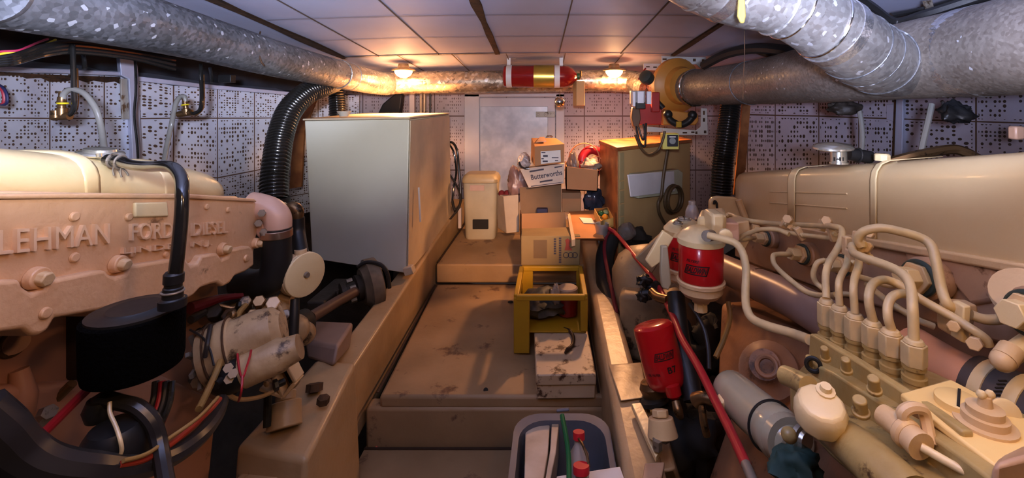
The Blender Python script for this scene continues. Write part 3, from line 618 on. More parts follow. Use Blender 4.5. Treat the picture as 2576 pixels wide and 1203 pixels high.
# block
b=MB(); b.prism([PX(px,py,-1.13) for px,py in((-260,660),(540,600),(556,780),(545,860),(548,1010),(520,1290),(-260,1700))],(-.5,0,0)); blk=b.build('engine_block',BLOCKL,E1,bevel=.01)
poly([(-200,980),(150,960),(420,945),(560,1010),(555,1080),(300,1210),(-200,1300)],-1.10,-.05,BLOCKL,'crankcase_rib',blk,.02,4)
MB().ring(PX(35,862,-1.125),V(1,0,0),.026,.004).build('core_plug_ring',RUST,blk)
b=MB(); b.cyl(PX(35,862,-1.13),PX(35,862,-1.122),.024); b.build('core_plug',BLOCKL,blk)
b=MB(); b.tube([PX(48,930,-1.12),PX(60,1000,-1.11),PX(62,1060,-1.12)],[.015,.022,.015],12,4); b.build('block_ridge',BLOCKL,blk)
# exhaust elbow, hose
b=MB(); b.tube([P(632,520,1.58),P(650,522,1.58),P(680,530,1.58),P(697,550,1.58),P(699,584,1.58)],[.05,.048,.045,.045,.043],24,5); el=b.build('exhaust_elbow',PINKP,E1)
b=MB(); b.prism([P(x,y,1.545) for x,y in((636,510),(652,508),(672,520),(662,545),(668,590),(655,605),(640,590))],(0,.09,0)); b.build('elbow_flange',PINKP,el,bevel=.008,seg=3)
for x,y in((660,535),(652,560),(664,583)):
    b=MB(); b.hexnut(P(x,y,1.545),P(x-2,y+2,1.52),.012); b.build('flange_nut',STEEL,el)
b=MB(); b.tube([P(696,574,1.57),P(696,620,1.57),P(695,670,1.57),P(682,702,1.57),P(645,716,1.58),P(608,712,1.62)],[.046,.046,.048,.05,.05,.05],24,6); eh=b.build('exhaust_hose',RUBBER,E1)
b=MB(); b.lathe(P(696,577,1.57),V(0,0,-1),[(0,.0475),(.002,.0495),(.024,.0495),(.026,.0475)],28); b.build('hose_clamp',mat('copper toned clamp',(.4,.26,.18),.3,metal=.8),eh)
# heat exchanger end
b=MB(); ax=V(.86,-.42,0).normalized(); c=P(764,690,1.62)
b.lathe(c-ax*.13,ax,[(0,.06),(.01,.066),(.1,.07),(.102,.077),(.128,.077),(.132,.072)],36); hx=b.build('heat_exchanger',CREAM,E1)
b=MB(); b.lathe(c-ax*.0,ax,[(0,.0765),(.012,.0765),(.014,.07)],36); b.build('end_cap',CREAM2,hx,bevel=.002)
b=MB(); b.cyl(c+ax*.012,c+ax*.022,.012,.009,12); b.build('drain_plug',STEEL,hx)
b=MB(); b.tube([P(757,655,1.62),P(756,628,1.62)],.02,16,0); b.build('neck',CREAM,hx)
b=MB(); b.tube([P(706,745,1.63),P(735,752,1.63)],.02,10,0); b.build('lug',CREAM,hx)
b=MB(); b.tube([P(716,528,1.68),P(735,522,1.68),P(747,532,1.68),P(748,552,1.68)],[.016,.022,.024,.02],14,5); b.build('brass_elbow',BRASS,E1)
b=MB(); b.ring(P(714,526,1.66),V(1,0,.2),.022,.004); b.ring(P(747,556,1.68),V(0,0,1),.022,.003); b.build('hose_clip',CREAM2,E1)
b=MB(); b.tube([P(747,548,1.68),P(748,580,1.68),P(752,610,1.66),P(757,640,1.63)],.026,16,5); b.build('coolant_hose',RUBBER,E1)
b=MB(); b.tube([P(742,560,1.76),P(744,620,1.76),P(768,680,1.78)],.03,14,4); b.build('coolant_hose',RUBBER,E1)
b=MB(); b.tube([P(742,752,1.6),P(740,800,1.58),P(736,860,1.56),P(734,905,1.54)],[.014,.016,.018,.014],12,4); b.build('drain_hose',RUBBER,E1)
# accessories under the manifold: alternator, starter, brackets
b=MB(); ax=V(.86,.34,.26).normalized(); c=P(512,905,1.32)
b.lathe(c,ax,[(0,.06),(.008,.083),(.02,.086),(.08,.086),(.085,.079),(.15,.078),(.19,.07),(.21,.045)],32); al=b.build('alternator',DIRTY,E1)
b=MB(); b.lathe(c-ax*.012,ax,[(0,.03),(.004,.055),(.012,.06)],24); 
for i in range(9):
    a=2*math.pi*i/9; u,w=frame(ax); q=c-ax*.004+(u*math.cos(a)+w*math.sin(a))*.066; b.bar(q-(u*math.cos(a)+w*math.sin(a))*.02,q+(u*math.cos(a)+w*math.sin(a))*.018,.012,.01,up=ax)
b.build('alternator_vent',STEEL,al)
for s in(.03,.08): 
    MB().ring(c+ax*s,ax,.089,.003).build('case_seam',RUST,al)
b=MB(); ax2=V(.9,.3,.30).normalized(); c2=P(562,955,1.28)
b.lathe(c2,ax2,[(0,.035),(.01,.044),(.05,.044),(.052,.048),(.15,.048),(.16,.042),(.20,.036)],26); st=b.build('starter_motor',DIRTY,E1)
b=MB(); b.lathe(c2-ax2*.025,ax2,[(0,.03),(.02,.045),(.075,.047)],18); b.cyl(c2+V(.02,-.04,.02),c2+V(.02,-.06,.02),.012); b.build('solenoid',RUBBER,st)
for dx,dy in((-6,-12),(6,2),(-4,16)):
    b=MB(); b.hexnut(P(580+dx,938+dy,1.21),P(580+dx,938+dy,1.19),.012); b.build('terminal_nut',STEEL,st)
b=MB(); b.prism([P(x,y,1.5) for x,y in((700,880),(722,872),(752,950),(742,978),(715,990),(664,970),(672,950))],(0,.03,0)); fb=b.build('mounting_foot',DIRTY,E1,bevel=.006)
b=MB()
for p,q in(((712,876),(752,952)),((752,952),(722,988)),((722,988),(698,940)),((698,940),(712,876)),((722,988),(664,968))): b.bar(P(*p,1.47),P(*q,1.47),.012,.05,up=V(0,1,0))
b.build('foot_web',CREAM,fb,bevel=.003)
b=MB(); b.prism([P(x,y,1.488) for x,y in((714,895),(742,952),(722,972),(704,940))],(0,.004,0)); b.build('foot_hollow',DARK,fb)
# gear case lumps
ca=[((640,785),1.6,.05),((690,790),1.62,.06),((600,770),1.55,.045),((735,830),1.68,.055),((760,840),1.75,.045),((700,850),1.65,.06),((650,870),1.6,.05)]
b=MB()
for (x,y),Y,r in ca: b.ball(P(x,y,Y),r,18,(1.1,1,1))
b.build('timing_case_casting',DIRTY,E1,ang=60)
for x,y,Y,r,m in((620,765,1.5,.018,DIRTY),(655,765,1.5,.02,BRASS),(690,770,1.52,.022,CREAM),(540,790,1.45,.024,GRIME),(580,800,1.45,.022,RUST),(640,800,1.5,.022,BRASS),(720,800,1.6,.02,STEEL),(715,835,1.58,.016,BRASS)):
    b=MB(); b.hexnut(P(x,y,Y),P(x-4,y-8,Y-.03),r); b.cyl(P(x,y,Y),P(x+6,y+14,Y+.06),r*.7,n=14); b.build('cast_fitting',m,E1,bevel=.003)
b=MB(); b.tube([P(478,776,1.35),P(520,762,1.4),P(560,750,1.45),P(610,744,1.5)],[.018,.016,.012,.008],10,4); b.build('oil_feed_hose',mat('dark red hose',(.16,.012,.016),.4),E1)
b=MB(); b.tube([P(480,805,1.36),P(540,775,1.45),P(600,752,1.52)],[.012,.01,.008],10,4); b.build('oil_return_hose',HOSEB,E1)
YW=mat('dull yellow hose',(.33,.2,.06),.5,c2=(.25,.14,.05))
b=MB(); b.tube([P(618,768,1.46),P(600,790,1.42),P(588,830,1.36),P(565,880,1.3),P(545,935,1.24),P(520,990,1.2),P(500,1030,1.15)],.0085,10,6); b.build('yellow_hose',YW,E1)
b=MB(); b.tube([P(616,820,1.42),P(600,840,1.38),P(597,880,1.3),P(602,930,1.24),P(610,950,1.2),P(620,925,1.22),P(632,880,1.3),P(634,830,1.38),P(630,808,1.42)],.003,6,6); b.tube([P(610,945,1.2),P(607,985,1.18),P(600,1010,1.2)],.003,6,5); b.build('red_wire',REDP,E1)
b=MB(); b.tube([P(478,830,1.3),P(510,850,1.28),P(528,880,1.26),P(538,920,1.24)],.003,6,5); b.build('black_wire',HOSEB,E1)
random.seed(12)
for i in range(16):
    x=random.uniform(500,735); y=random.uniform(765,860) if i<10 else random.uniform(930,1010); Y=random.uniform(1.36,1.5); r=random.uniform(.009,.02)
    m_=random.choice([DIRTY,STEEL,BRASS,RUST,RUBBER,GRIME]); p=P(x,y,Y); d3=V(random.uniform(-1,1),-1,random.uniform(-.4,.8)).normalized()
    b=MB(); b.cyl(p,p+d3*r*1.2,r*.6,n=12); b.hexnut(p+d3*r*1.1,p+d3*r*1.8,r) if i%2 else b.lathe(p+d3*r*1.1,d3,[(0,r),(r*.6,r*1.1),(r,r*.7)],14); b.build('cast_fitting',m_,E1,bevel=.0015)
for pts in([(500,800,1.4),(540,770,1.45),(590,775,1.48),(640,760,1.5)],[(650,790,1.48),(690,760,1.5),(715,800,1.5),(722,850,1.5)],[(560,985,1.25),(600,1005,1.3),(650,1000,1.35),(690,985,1.4)],[(530,820,1.3),(522,860,1.25),(515,900,1.24)]):
    b=MB(); b.tube([P(*p) for p in pts],.006,8,5); b.build('small_pipe',random.choice([BRASS,HOSEB,DIRTY]),E1)
# strip hoses crossing the block
for n_,pts,r,m in(('dipstick_tube',[(252,950,.93),(200,1000,.92),(140,1060,.9),(82,1116,.88)],.0085,REDP),('drain_pipe',[(182,965,1.03),(140,1005,1.02),(95,1040,1.0),(46,1086,.98)],.010,BRASS)):
    b=MB(); b.tube([P(*p) for p in pts],r,10,3); b.build(n_,m,E1)
b=MB(); b.cyl(P(112,1030,1.0),P(118,1062,.97),.012,n=10); b.hexnut(P(104,1042,.99),P(126,1036,.97),.014); b.build('pipe_clip',STEEL,E1)
# loom and battery cables (separate things lying over the engine side)
def tub(name,label,cat,pts,r,m,group=None,n=10,sm=6): 
    b=MB(); b.tube([P(*p) for p in pts],r,n,sm); return tag(b.build(name,m),label,cat,group)
tub('battery_cable','thick black loom sweeping across the bottom left below the engine','cable',[(-60,1035,.72),(0,1085,.74),(50,1135,.76),(120,1172,.78),(230,1186,.82),(340,1180,.88),(430,1150,.95),(500,1100,1.02),(540,1050,1.1),(556,1010,1.18)],[.036,.036,.034,.032,.03,.022,.02,.019,.018,.017],HOSEB)
tub('battery_cable','orange red cable lying along the top of the black loom','cable',[(300,1170,.84),(360,1158,.88),(420,1125,.94),(480,1078,1.0),(530,1030,1.06),(552,1005,1.12)],.006,mat('orange red cable',(.42,.05,.02),.4))
tub('battery_cable','thin tan cable above the orange red cable at lower left','cable',[(310,1160,.84),(370,1142,.88),(430,1100,.94),(500,1050,1.0),(548,1000,1.1)],.004,YW)
tub('looped_hose','black hose arching in a loop beneath the black air filter','hose',[(240,1020,.92),(262,1003,.92),(300,1012,.92),(345,1025,.92),(382,1060,.92),(398,1105,.92),(408,1160,.9),(420,1230,.86)],.0145,HOSEB)
for i,(x0,x1,m,l) in enumerate(((392,340,HOSEB,'leftmost'),(408,372,REDP,'red, second from left'),(418,378,HOSEB,'third from left'),(432,395,BLACKG,'rightmost'))):
    tub('wiring_strand','cable running down from under the black air filter, '+l,'cable',[(x0,960,1.0),(x0-6,1010,.98),((x0+x1)/2-6,1060,.96),(x1-12,1110,.94)],.007,m,'cables under the air filter')
t=thing('horn_sensor','black cylindrical sender with cable below the black air filter','sensor')
b=MB(); b.lathe(P(292,1180,.90),V(-.02,0,1),[(0,.045),(.01,.05),(.07,.05),(.085,.04),(.09,.02)],22); b.build('sender_body',RUBBER,t)
b=MB(); b.lathe(P(246,1055,.92),V(.1,0,1),[(0,.02),(.02,.026),(.04,.02)],16); b.build('sender_cap',RUBBER,t)
b=MB(); b.tube([P(252,1055,.92),P(250,1085,.92),P(262,1110,.9)],.003,8,4); b.build('sender_wire',HOSEB,t)
tub('signal_wire','thin cream wire hanging below the black air filter','wire',[(276,1012,.89),(277,1040,.88),(292,1075,.87),(303,1110,.86),(306,1135,.86),(299,1150,.86)],.0035,PIPEC)
b=MB(); b.tube([P(38,1078,.86),P(55,1105,.84),P(75,1132,.82),P(88,1134,.82)],[.003,.005,.005,.004],8,4); tag(b.build('cable_tie',WHITE),'short white tie end over the black loom at bottom left','cable tie')
# ================= SHAFT GEAR BEHIND THE LEFT ENGINE =================
t=thing('gearbox_coupling','dark greasy propeller shaft coupling in the bilge below the white cabinet','shaft coupling')
ax=V(-.8,-.6,-.12).normalized(); c=P(910,722,2.62)
b=MB(); b.lathe(c,ax,[(-.1,.12),(-.09,.14),(-.03,.145),(-.02,.12),(.0,.10)],32); b.build('stuffing_box',mat('dirty cream',(.24,.18,.12),.6,c2=(.10,.07,.045),sc=9,amt=1),t)
b=MB(); b.lathe(c,ax,[(0,.07),(.03,.075),(.035,.045),(.08,.04),(.085,.06),(.11,.06)],20); b.build('coupling_flange',GRIME,t)
b=MB(); b.tube([P(893,735,2.5),P(850,758,2.35),P(780,800,2.1)],.027,16,0); b.build('propeller_shaft',mat('rusty shaft',(.12,.065,.045),.5),t)
b=MB(); b.cyl(P(770,810,2.1),P(745,822,2.05),.06,n=18); b.build('shaft_flange',GRIME,t)
for i in range(4):
    a=i*1.57+.6; u,w=frame(ax); q=c+ax*.04+(u*math.cos(a)+w*math.sin(a))*.055; b=MB(); b.hexnut(q,q+ax*.03,.014); b.build('flange_bolt',STEEL,t)
tub('bilge_hose','thin dark hose arching over the shaft coupling','hose',[(900,672,2.6),(915,662,2.6),(935,660,2.6),(960,668,2.6),(975,690,2.6),(980,725,2.6)],.011,HOSEB)
t=thing('bilge_box','grey painted faceted box between left engine and bearer','box')
b=MB(); b.hexa([P(772,905,2.0),P(840,925,1.9),P(880,880,2.15),P(830,850,2.3),P(768,858,2.05),P(850,870,1.95),P(890,810,2.2),P(790,806,2.3)]); b.build('box_body',mat('mauve grey paint',(.30,.21,.17),.6),t,bevel=.015,seg=3)
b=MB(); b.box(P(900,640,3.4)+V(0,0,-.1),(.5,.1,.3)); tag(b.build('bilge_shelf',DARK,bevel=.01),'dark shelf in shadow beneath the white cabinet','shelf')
b=MB(); b.fbox(800,735,850,760,2.55,.2); b.fbox(770,760,815,790,2.4,.15); tag(b.build('dirty_bracket',GRIME,bevel=.01),'grimy bracket beside the propeller shaft under the cabinet','bracket')
# ================= BACK AREA =================
def box8(x0,y0,x1,y1,Y,dY,rz=0):
    return MB().fbox(x0,y0,x1,y1,Y,dY,rz)
t=thing('extinguisher_cylinder','long dark red gas cylinder strapped under the ceiling in front of the back duct','gas cylinder')
c=P(1266,192,3.8); ax=V(1,0,-.005)
b=MB(); b.lathe(c,ax,[(0,.06),(.01,.085),(.03,.093),(.50,.093),(.54,.088),(.575,.068),(.60,.042),(.615,.022),(.64,.02)],36); b.build('cylinder_body',mat('deep red gloss enamel',(.28,.012,.012),.18,c2=(.2,.008,.008),coat=.6),t)
for s in(.03,.425): b=MB(); b.lathe(c+ax*s,ax,[(0,.0935),(.001,.0955),(.044,.0955),(.045,.0935)],36); b.build('strap',WHITE,t)
b=MB(); b.lathe(c+ax*.255,ax,[(0,.0935),(.001,.0945),(.165,.0945),(.166,.0935)],36); b.build('gold_label',GOLD,t)
b=MB(); b.lathe(P(1447,192,3.8),V(1,0,0),[(0,.018),(.01,.026),(.035,.026),(.04,.014),(.05,.012)],16); b.build('valve_knob',GREENV,t)
b=MB(); b.tube([P(1461,192,3.8),P(1461,178,3.8)],.009,10,0); b.build('valve_stem',BRASS,t)
for px in(1280,1412): b=MB(); b.bar(P(px,168,3.8),P(px,140,3.8),.03,.006,up=V(0,1,0)); b.build('hanger_strap',WHITE,t)
tag(MB().ball(P(1408,257,3.6),.042,28).build('mirror_ball',CHROME),'small shiny chrome ball hanging beside the top of the door','ball')
b=MB(); b.tube([P(1408,244,3.6),P(1408,225,3.75)],.002,6,0); tag(b.build('hanging_wire',STEEL),'thin wire holding the chrome ball by the door','wire')
b=MB(); b.fbox(1446,204,1468,266,3.75,.1,.25); tag(b.build('timber_block',PLY,bevel=.004),'light tan timber block hanging below the green valve of the gas cylinder','wood block')
# bin
t=thing('pedal_bin','beige plastic bin with domed lid standing on the raised platform by the door','bin')
def rrect(cx,cy,z,w,d,r,n=5,rz=0):
    out=[]
    for sx,sy,a0 in((1,1,0),(-1,1,90),(-1,-1,180),(1,-1,270)):
        for i in range(n):
            a=math.radians(a0+90*i/(n-1)); x=sx*(w/2-r)+r*math.cos(a); y=sy*(d/2-r)+r*math.sin(a)
            out.append(V(cx+x*math.cos(rz)-y*math.sin(rz),cy+x*math.sin(rz)+y*math.cos(rz),z))
    return out
def loft(b,secs,cap=True):
    o=len(b.v); m=len(secs[0])
    for s_ in secs: b.v+=s_
    for i in range(len(secs)-1):
        for k_ in range(m): a=o+i*m+k_; q=o+i*m+(k_+1)%m; b.f.append((a,q,q+m,a+m))
    if cap: b.f.append(tuple(o+i for i in range(m-1,-1,-1))); b.f.append(tuple(o+(len(secs)-1)*m+i for i in range(m)))
    return b
Yb=3.95; cx=P(1206,0,Yb).x; cy=Yb+.13
z0=ZP; zt=P(0,462,Yb).z
b=MB(); loft(b,[rrect(cx,cy,z0,.255,.2,.04),rrect(cx,cy,z0+.02,.265,.21,.04),rrect(cx,cy,zt,.30,.245,.045)]); b.build('bin_body',BIN,t)
b=MB(); loft(b,[rrect(cx,cy,zt+.002,.315,.26,.045),rrect(cx,cy,zt+.03,.315,.26,.045),rrect(cx,cy,zt+.06,.29,.235,.045),rrect(cx,cy,zt+.075,.25,.2,.04)]); b.build('bin_lid',mat('tan bin lid',(.44,.34,.19),.45),t,bevel=.004)
b=MB(); b.fbox(1189,553,1228,577,cy-.125,.03); b.build('pedal_recess',DARK,t,bevel=.003)
b=MB(); b.fbox(1182,466,1218,480,cy-.128,.02); b.build('torn_label',mat('torn pink label',(.5,.36,.3),.7),t)
# cables hanging at cabinet's corner
def tub(name,label,cat,pts,r,m,group=None,n=10,sm=6):
    b=MB(); b.tube([P(*p) for p in pts],r,n,sm); return tag(b.build(name,m),label,cat,group)
tub('hanging_cable','black cable looping from behind the white cabinet down beside the bin, outer one','cable',[(1128,358,4.2),(1140,360,4.15),(1150,380,4.1),(1154,420,4.1),(1158,470,4.08),(1158,510,4.05),(1145,528,4.05),(1138,505,4.05)],.011,HOSEB)
tub('hanging_cable','black cable looping beside the bin, inner one','cable',[(1130,362,4.25),(1142,385,4.2),(1148,430,4.2),(1142,470,4.2),(1138,510,4.15),(1146,535,4.1)],.009,BLACKG)
tub('hanging_cable','black cable crossing low behind the edge of the white cabinet','cable',[(1132,440,4.12),(1146,462,4.1),(1158,490,4.06),(1156,520,4.04),(1138,545,4.0),(1124,560,3.95)],.009,HOSEB)
b=MB(); b.fbox(1152,524,1160,575,4.1,.04); tag(b.build('pipe_clip',DW,bevel=.004),'small grey upright post beside the bin base','post')
# paper bag
t=thing('paper_bag','tall cream paper bag with dark red contents between bin and cardboard boxes','bag')
Y_=3.86; a=P(1268,492,Y_); e=P(1305,586,Y_)
b=MB(); b.hexa([P(1274,588,Y_),P(1306,584,Y_),P(1308,570,Y_+.28),P(1252,574,Y_+.2),P(1266,494,Y_),P(1304,490,Y_),P(1306,484,Y_+.26),P(1248,486,Y_+.2)]); b.build('bag_body',mat('cream paper',(.50,.40,.30),.8),t,bevel=.006)
b=MB()
for x,y,r in((1262,487,.03),(1276,488,.035),(1292,487,.03)): b.ball(P(x,y,Y_+.12),r,10)
b.build('red_cloth',mat('dark red cloth',(.15,.01,.015),.8),t)
def crumple(name,label,cat,c,sz,m,seed,parent=None):
    b=MB(); b.ball((0,0,0),1,28); random.seed(seed); off=V(seed*3.1,seed*1.7,0)
    for v in b.v:
        f=1+.55*noise.noise(v*1.7+off)+.25*noise.noise(v*5+off); v.x*=f*sz[0]; v.y*=f*sz[1]; v.z*=f*sz[2]; v+=c
    o=b.build(name,m,parent,ang=60); 
    if not parent: tag(o,label,cat)
    return o
crumple('plastic_bag','crumpled pinkish brown bag squeezed behind the open carton','bag',P(1305,462,3.95),(.09,.07,.13),mat('pinkish brown plastic',(.26,.15,.13),.35,c2=(.4,.28,.25),sc=14),3)
# stack of cartons
b=MB()
t=thing('cardboard_box','open cardboard carton with raised back flap and dark contents, under the white printed box','box')
Y0=3.55
b.prism([P(x,y,Y0+.22) for x,y in((1307,472),(1412,462),(1412,540),(1310,545))],(0,.006,0)); b.build('back_flap',CARDI,t)
b=MB(); b.prism([P(x,y,Y0) for x,y in((1310,538),(1420,534),(1424,600),(1310,604))],(0,.006,0)); b.prism([P(1310,538,Y0),P(1310,604,Y0),P(1308,590,Y0+.35),P(1308,528,Y0+.35)],(.006,0,0)); b.prism([P(1420,534,Y0),P(1424,600,Y0),P(1420,590,Y0+.35),P(1418,528,Y0+.35)],(.006,0,0)); b.prism([P(1310,604,Y0),P(1424,600,Y0),P(1420,590,Y0+.35),P(1308,590,Y0+.35)],(0,0,.006)); b.build('carton_body',CARD,t)
b=MB(); b.fbox(1350,526,1378,560,Y0+.12,.06); b.build('carton_contents',mat('dark blue contents',(.03,.03,.08),.5),t,bevel=.006)
Y1=3.62
t=thing('printed_box','tilted white box printed with dark lettering, in the middle of the carton stack','box')
f=[P(x,y,Y1) for x,y in((1307,424),(1418,410),(1418,460),(1330,473))]
b=MB(); b.hexa([P(1330,473,Y1),P(1418,462,Y1),P(1416,455,Y1+.3),P(1326,462,Y1+.3),P(1308,426,Y1),P(1420,411,Y1),P(1416,408,Y1+.3),P(1306,420,Y1+.3)]); b.build('box_body',mat('off white card',(.60,.48,.38),.7),t,bevel=.003)
INK=mat('blue black ink',(.06,.05,.07),.6)
text('Butterworths',P(1337,453,Y1-.001),P(1415,440,Y1-.001),13*Y1/F,INK,t,(0,-1,0),.001,'lettering',.02)
text('LAW BOOKS',P(1360,461,Y1-.001),P(1388,457,Y1-.001),4*Y1/F,INK,t,(0,-1,0),.001,'lettering',.0) if 0 else None
b=MB(); b.prism([P(x,y,Y1-.002) for x,y in((1358,456),(1390,451),(1390,455),(1358,460))],(0,.001,0)); b.build('small_print',INK,t)
b=MB(); b.prism([P(x,y,Y1-.002) for x,y in((1332,430),(1368,424),(1368,428),(1332,434))],(0,.001,0)); b.prism([P(x,y,Y1-.002) for x,y in((1395,420),(1414,417),(1414,420),(1395,423))],(0,.001,0)); b.prism([P(x,y,Y1-.002) for x,y in((1336,468),(1415,458),(1415,459),(1336,470))],(0,.001,0)); b.build('printed_lines',INK,t)
crumple('plastic_bag','crumpled clear white bag on the left end of the white printed box','bag',P(1318,405,Y1+.12),(.05,.05,.055),mat('milky plastic',(.55,.5,.48),.3,c2=(.25,.2,.2),sc=20,amt=1),5)
b=MB(); b.tube([P(1306,408,Y1+.03),P(1310,418,Y1+.02),P(1320,424,Y1),P(1332,424,Y1)],.008,8,4); tag(b.build('black_strap',HOSEB),'short black strap over the left corner of the white printed box','strap')
t=thing('cardboard_box','closed brown cardboard box with white shipping label, topmost of the stack','box')
Y2=3.58
b=MB(); b.hexa([P(1345,418,Y2),P(1419,410,Y2),P(1400,400,Y2+.32),P(1335,402,Y2+.32),P(1345,369,Y2),P(1420,362,Y2),P(1398,347,Y2+.32),P(1337,347,Y2+.3)]); b.build('carton_body',CARD,t,bevel=.003)
b=MB(); b.prism([P(x,y,Y2-.003) for x,y in((1360,381),(1410,378),(1411,407),(1361,413))],(0,.002,0)); b.build('shipping_label',PAPER,t)
b=MB()
for x0,y0,x1,y1 in((1362,383,1372,385),(1366,390,1378,395),(1362,398,1368,401),(1365,404,1378,408),(1388,396,1405,398),(1396,403,1404,405)): b.prism([P(x,y,Y2-.005) for x,y in((x0,y0),(x1,y0),(x1,y1),(x0,y1))],(0,.001,0))
b.build('label_print',INK,t)
b=MB(); b.hexa([P(1348,360,Y2+.1)+V(0,0,.004),P(1374,358,Y2+.1)+V(0,0,.004),P(1370,347,Y2+.3)+V(0,0,.004),P(1358,347,Y2+.3)+V(0,0,.004)]+[P(1348,360,Y2+.1)+V(0,0,.008),P(1374,358,Y2+.1)+V(0,0,.008),P(1370,347,Y2+.3)+V(0,0,.008),P(1358,347,Y2+.3)+V(0,0,.008)]); b.build('packing_tape',mat('brown tape',(.5,.3,.16),.3),t)
t=thing('cardboard_box','brown open cardboard box full of bags, right of the white printed box','box')
Y3=3.6
def openbox(b,fl,Y,dY,th=.006,rx=0):
    (x0,y0),(x1,y1),(x2,y2),(x3,y3)=fl  # bl, br, tr, tl
    A=[P(x,y,Y) for x,y in fl]; S=V(rx,dY,0)
    b.prism(A,(0,th,0)); b.prism([p+S for p in A],(0,-th,0))
    b.prism([A[0],A[3],A[3]+S,A[0]+S],(th,0,0)); b.prism([A[1],A[2],A[2]+S,A[1]+S],(-th,0,0)); b.prism([A[0],A[1],A[1]+S,A[0]+S],(0,0,th)); return b
openbox(MB(),((1424,478),(1503,482),(1506,429),(1424,419)),Y3,.28).build('carton_body',CARD,t)
crumple('plastic_bag','white crumpled bag sticking out of the right brown carton','bag',P(1484,418,Y3+.12),(.075,.07,.06),mat('white plastic film',(.34,.29,.25),.5,c2=(.24,.18,.14),sc=12),8)
crumple('plastic_bag','grey brown bag at the left of the right brown carton','bag',P(1442,412,Y3+.15),(.045,.05,.075),mat('grey plastic film',(.2,.17,.15),.4),9)
t=thing('life_ring','red ring bound with orange cord leaning in the right brown carton','life ring')
b=MB(); b.ring(P(1490,405,Y3+.3),V(.35,-1,.1),.095,.038,36,14); b.build('ring_body',mat('red vinyl',(.42,.02,.03),.4),t)
for a in(.8,1.9,2.9):
    u,w=frame(V(.35,-1,.1)); q=P(1490,405,Y3+.3)+(u*math.cos(a)+w*math.sin(a))*.095; b=MB(); b.ring(q,(-u*math.sin(a)+w*math.cos(a)),.041,.004,20,6); b.build('cord_band',mat('orange cord',(.6,.22,.1),.6),t)
b=MB(); b.ring(P(1470,400,Y3+.25),V(.1,-1,.1),.13,.006,40,8); tag(b.build('cord_loop',MATS['orange cord']),'large loop of thin orange cord beside the red ring','cord')
b=MB(); b.ring(P(1500,412,Y3+.2),V(.3,-1,.1),.06,.005,30,8); tag(b.build('cord_loop',MATS['orange cord']),'small loop of thin orange cord in front of the red ring','cord')
t=thing('cardboard_box','small brown box in shadow below the right brown carton','box'); Y4=3.68
b=MB(); b.fbox(1414,487,1462,535,Y4,.2); b.build('carton_body',CARD,t,bevel=.003)
b=MB(); b.fbox(1414,485,1460,500,Y4-.004,.01); b.build('carton_flap',CARDI,t)
crumple('bin_liner','dark blue black plastic sack against the timber cabinet','sack',P(1494,505,3.7),(.085,.06,.09),mat('dark blue plastic',(.02,.025,.04),.18,c2=(.05,.06,.1),sc=14),11)
# rubbish box with paper
t=thing('cardboard_box','orange brown flattened box lid lying tilted with a paper note on it','box')
Z=-.88
b=MB(); b.hexa([PZ(1454,605,Z-.03),PZ(1522,606,Z-.03),PZ(1504,545,Z-.03),PZ(1436,548,Z-.03),PZ(1446,600,Z),PZ(1520,600,Z),PZ(1500,528,Z),PZ(1430,532,Z)]); b.build('box_lid',mat('orange cardboard',(.48,.22,.08),.75,c2=(.36,.15,.05)),t,bevel=.004)
b=MB(); b.prism([PZ(1447,602,Z+.02),PZ(1438,604,Z+.02),PZ(1428,540,Z+.02),PZ(1434,536,Z+.02)],(0,0,-.04)); b.build('pale_edge',mat('pale carton edge',(.55,.4,.26),.7),t)
b=MB(); b.prism([PZ(1457,547,Z+.006),PZ(1488,549,Z+.006),PZ(1498,562,Z+.006),PZ(1468,561,Z+.006)],(0,0,-.003)); tag(b.build('paper_note',PAPER),'small paper note lying on the orange brown lid','paper')
t=thing('open_crate','small yellow lined open box with green and orange parts beside the timber cabinet','box')
Z=-.80
b=MB(); q=[(1495,525),(1528,522),(1542,548),(1512,556)]; 
for i in range(4):
    p0,p1=q[i],q[(i+1)%4]; b.prism([PZ(*p0,Z),PZ(*p1,Z),PZ(*p1,Z)+V(0,0,-.06),PZ(*p0,Z)+V(0,0,-.06)],(.004,.004,0))
b.prism([PZ(*p,Z)+V(0,0,-.05) for p in q],(0,0,-.005)); b.build('crate_body',mat('amber card',(.55,.33,.10),.7),t)
for (x,y),m,l in(((1512,537),GREENV,'green bottle in the small yellow open box, left'),((1522,546),mat('orange plastic',(.7,.28,.02),.5),'orange object in the small yellow open box'),((1524,534),mat('pale green plastic',(.25,.3,.15),.5),'pale green object in the small yellow open box, back')):
    tag(MB().ball(PZ(x,y,Z-.02),.022,12,(1,1.2,.9)).build('small_part',m),l,'small part')
t=thing('metal_cup','ribbed silver cup standing at the edge of the orange brown lid','cup')
b=MB(); c=P(1514,600,3.0); b.lathe(c,V(0,0,1),[(0,.028)]+[(.012*i+.004*(j),.030+.0022*i+(.0015 if j else 0)) for i in range(1,7) for j in(0,1)]+[(.098,.046),(.10,.046),(.095,.040),(.02,.026)],24); b.build('cup_body',mat('dull aluminium',(.45,.45,.46),.35,metal=.7),t)
t=thing('glass_jar','small clear glass jar lying behind the red hose','jar'); b=MB(); b.lathe(P(1562,590,3.1),V(.6,-.3,.4),[(0,.02),(.01,.05),(.05,.06),(.09,.05),(.1,.035)],22); b.build('jar_body',mat('smoky glass',(.3,.26,.24),.1,trans=.6),t)
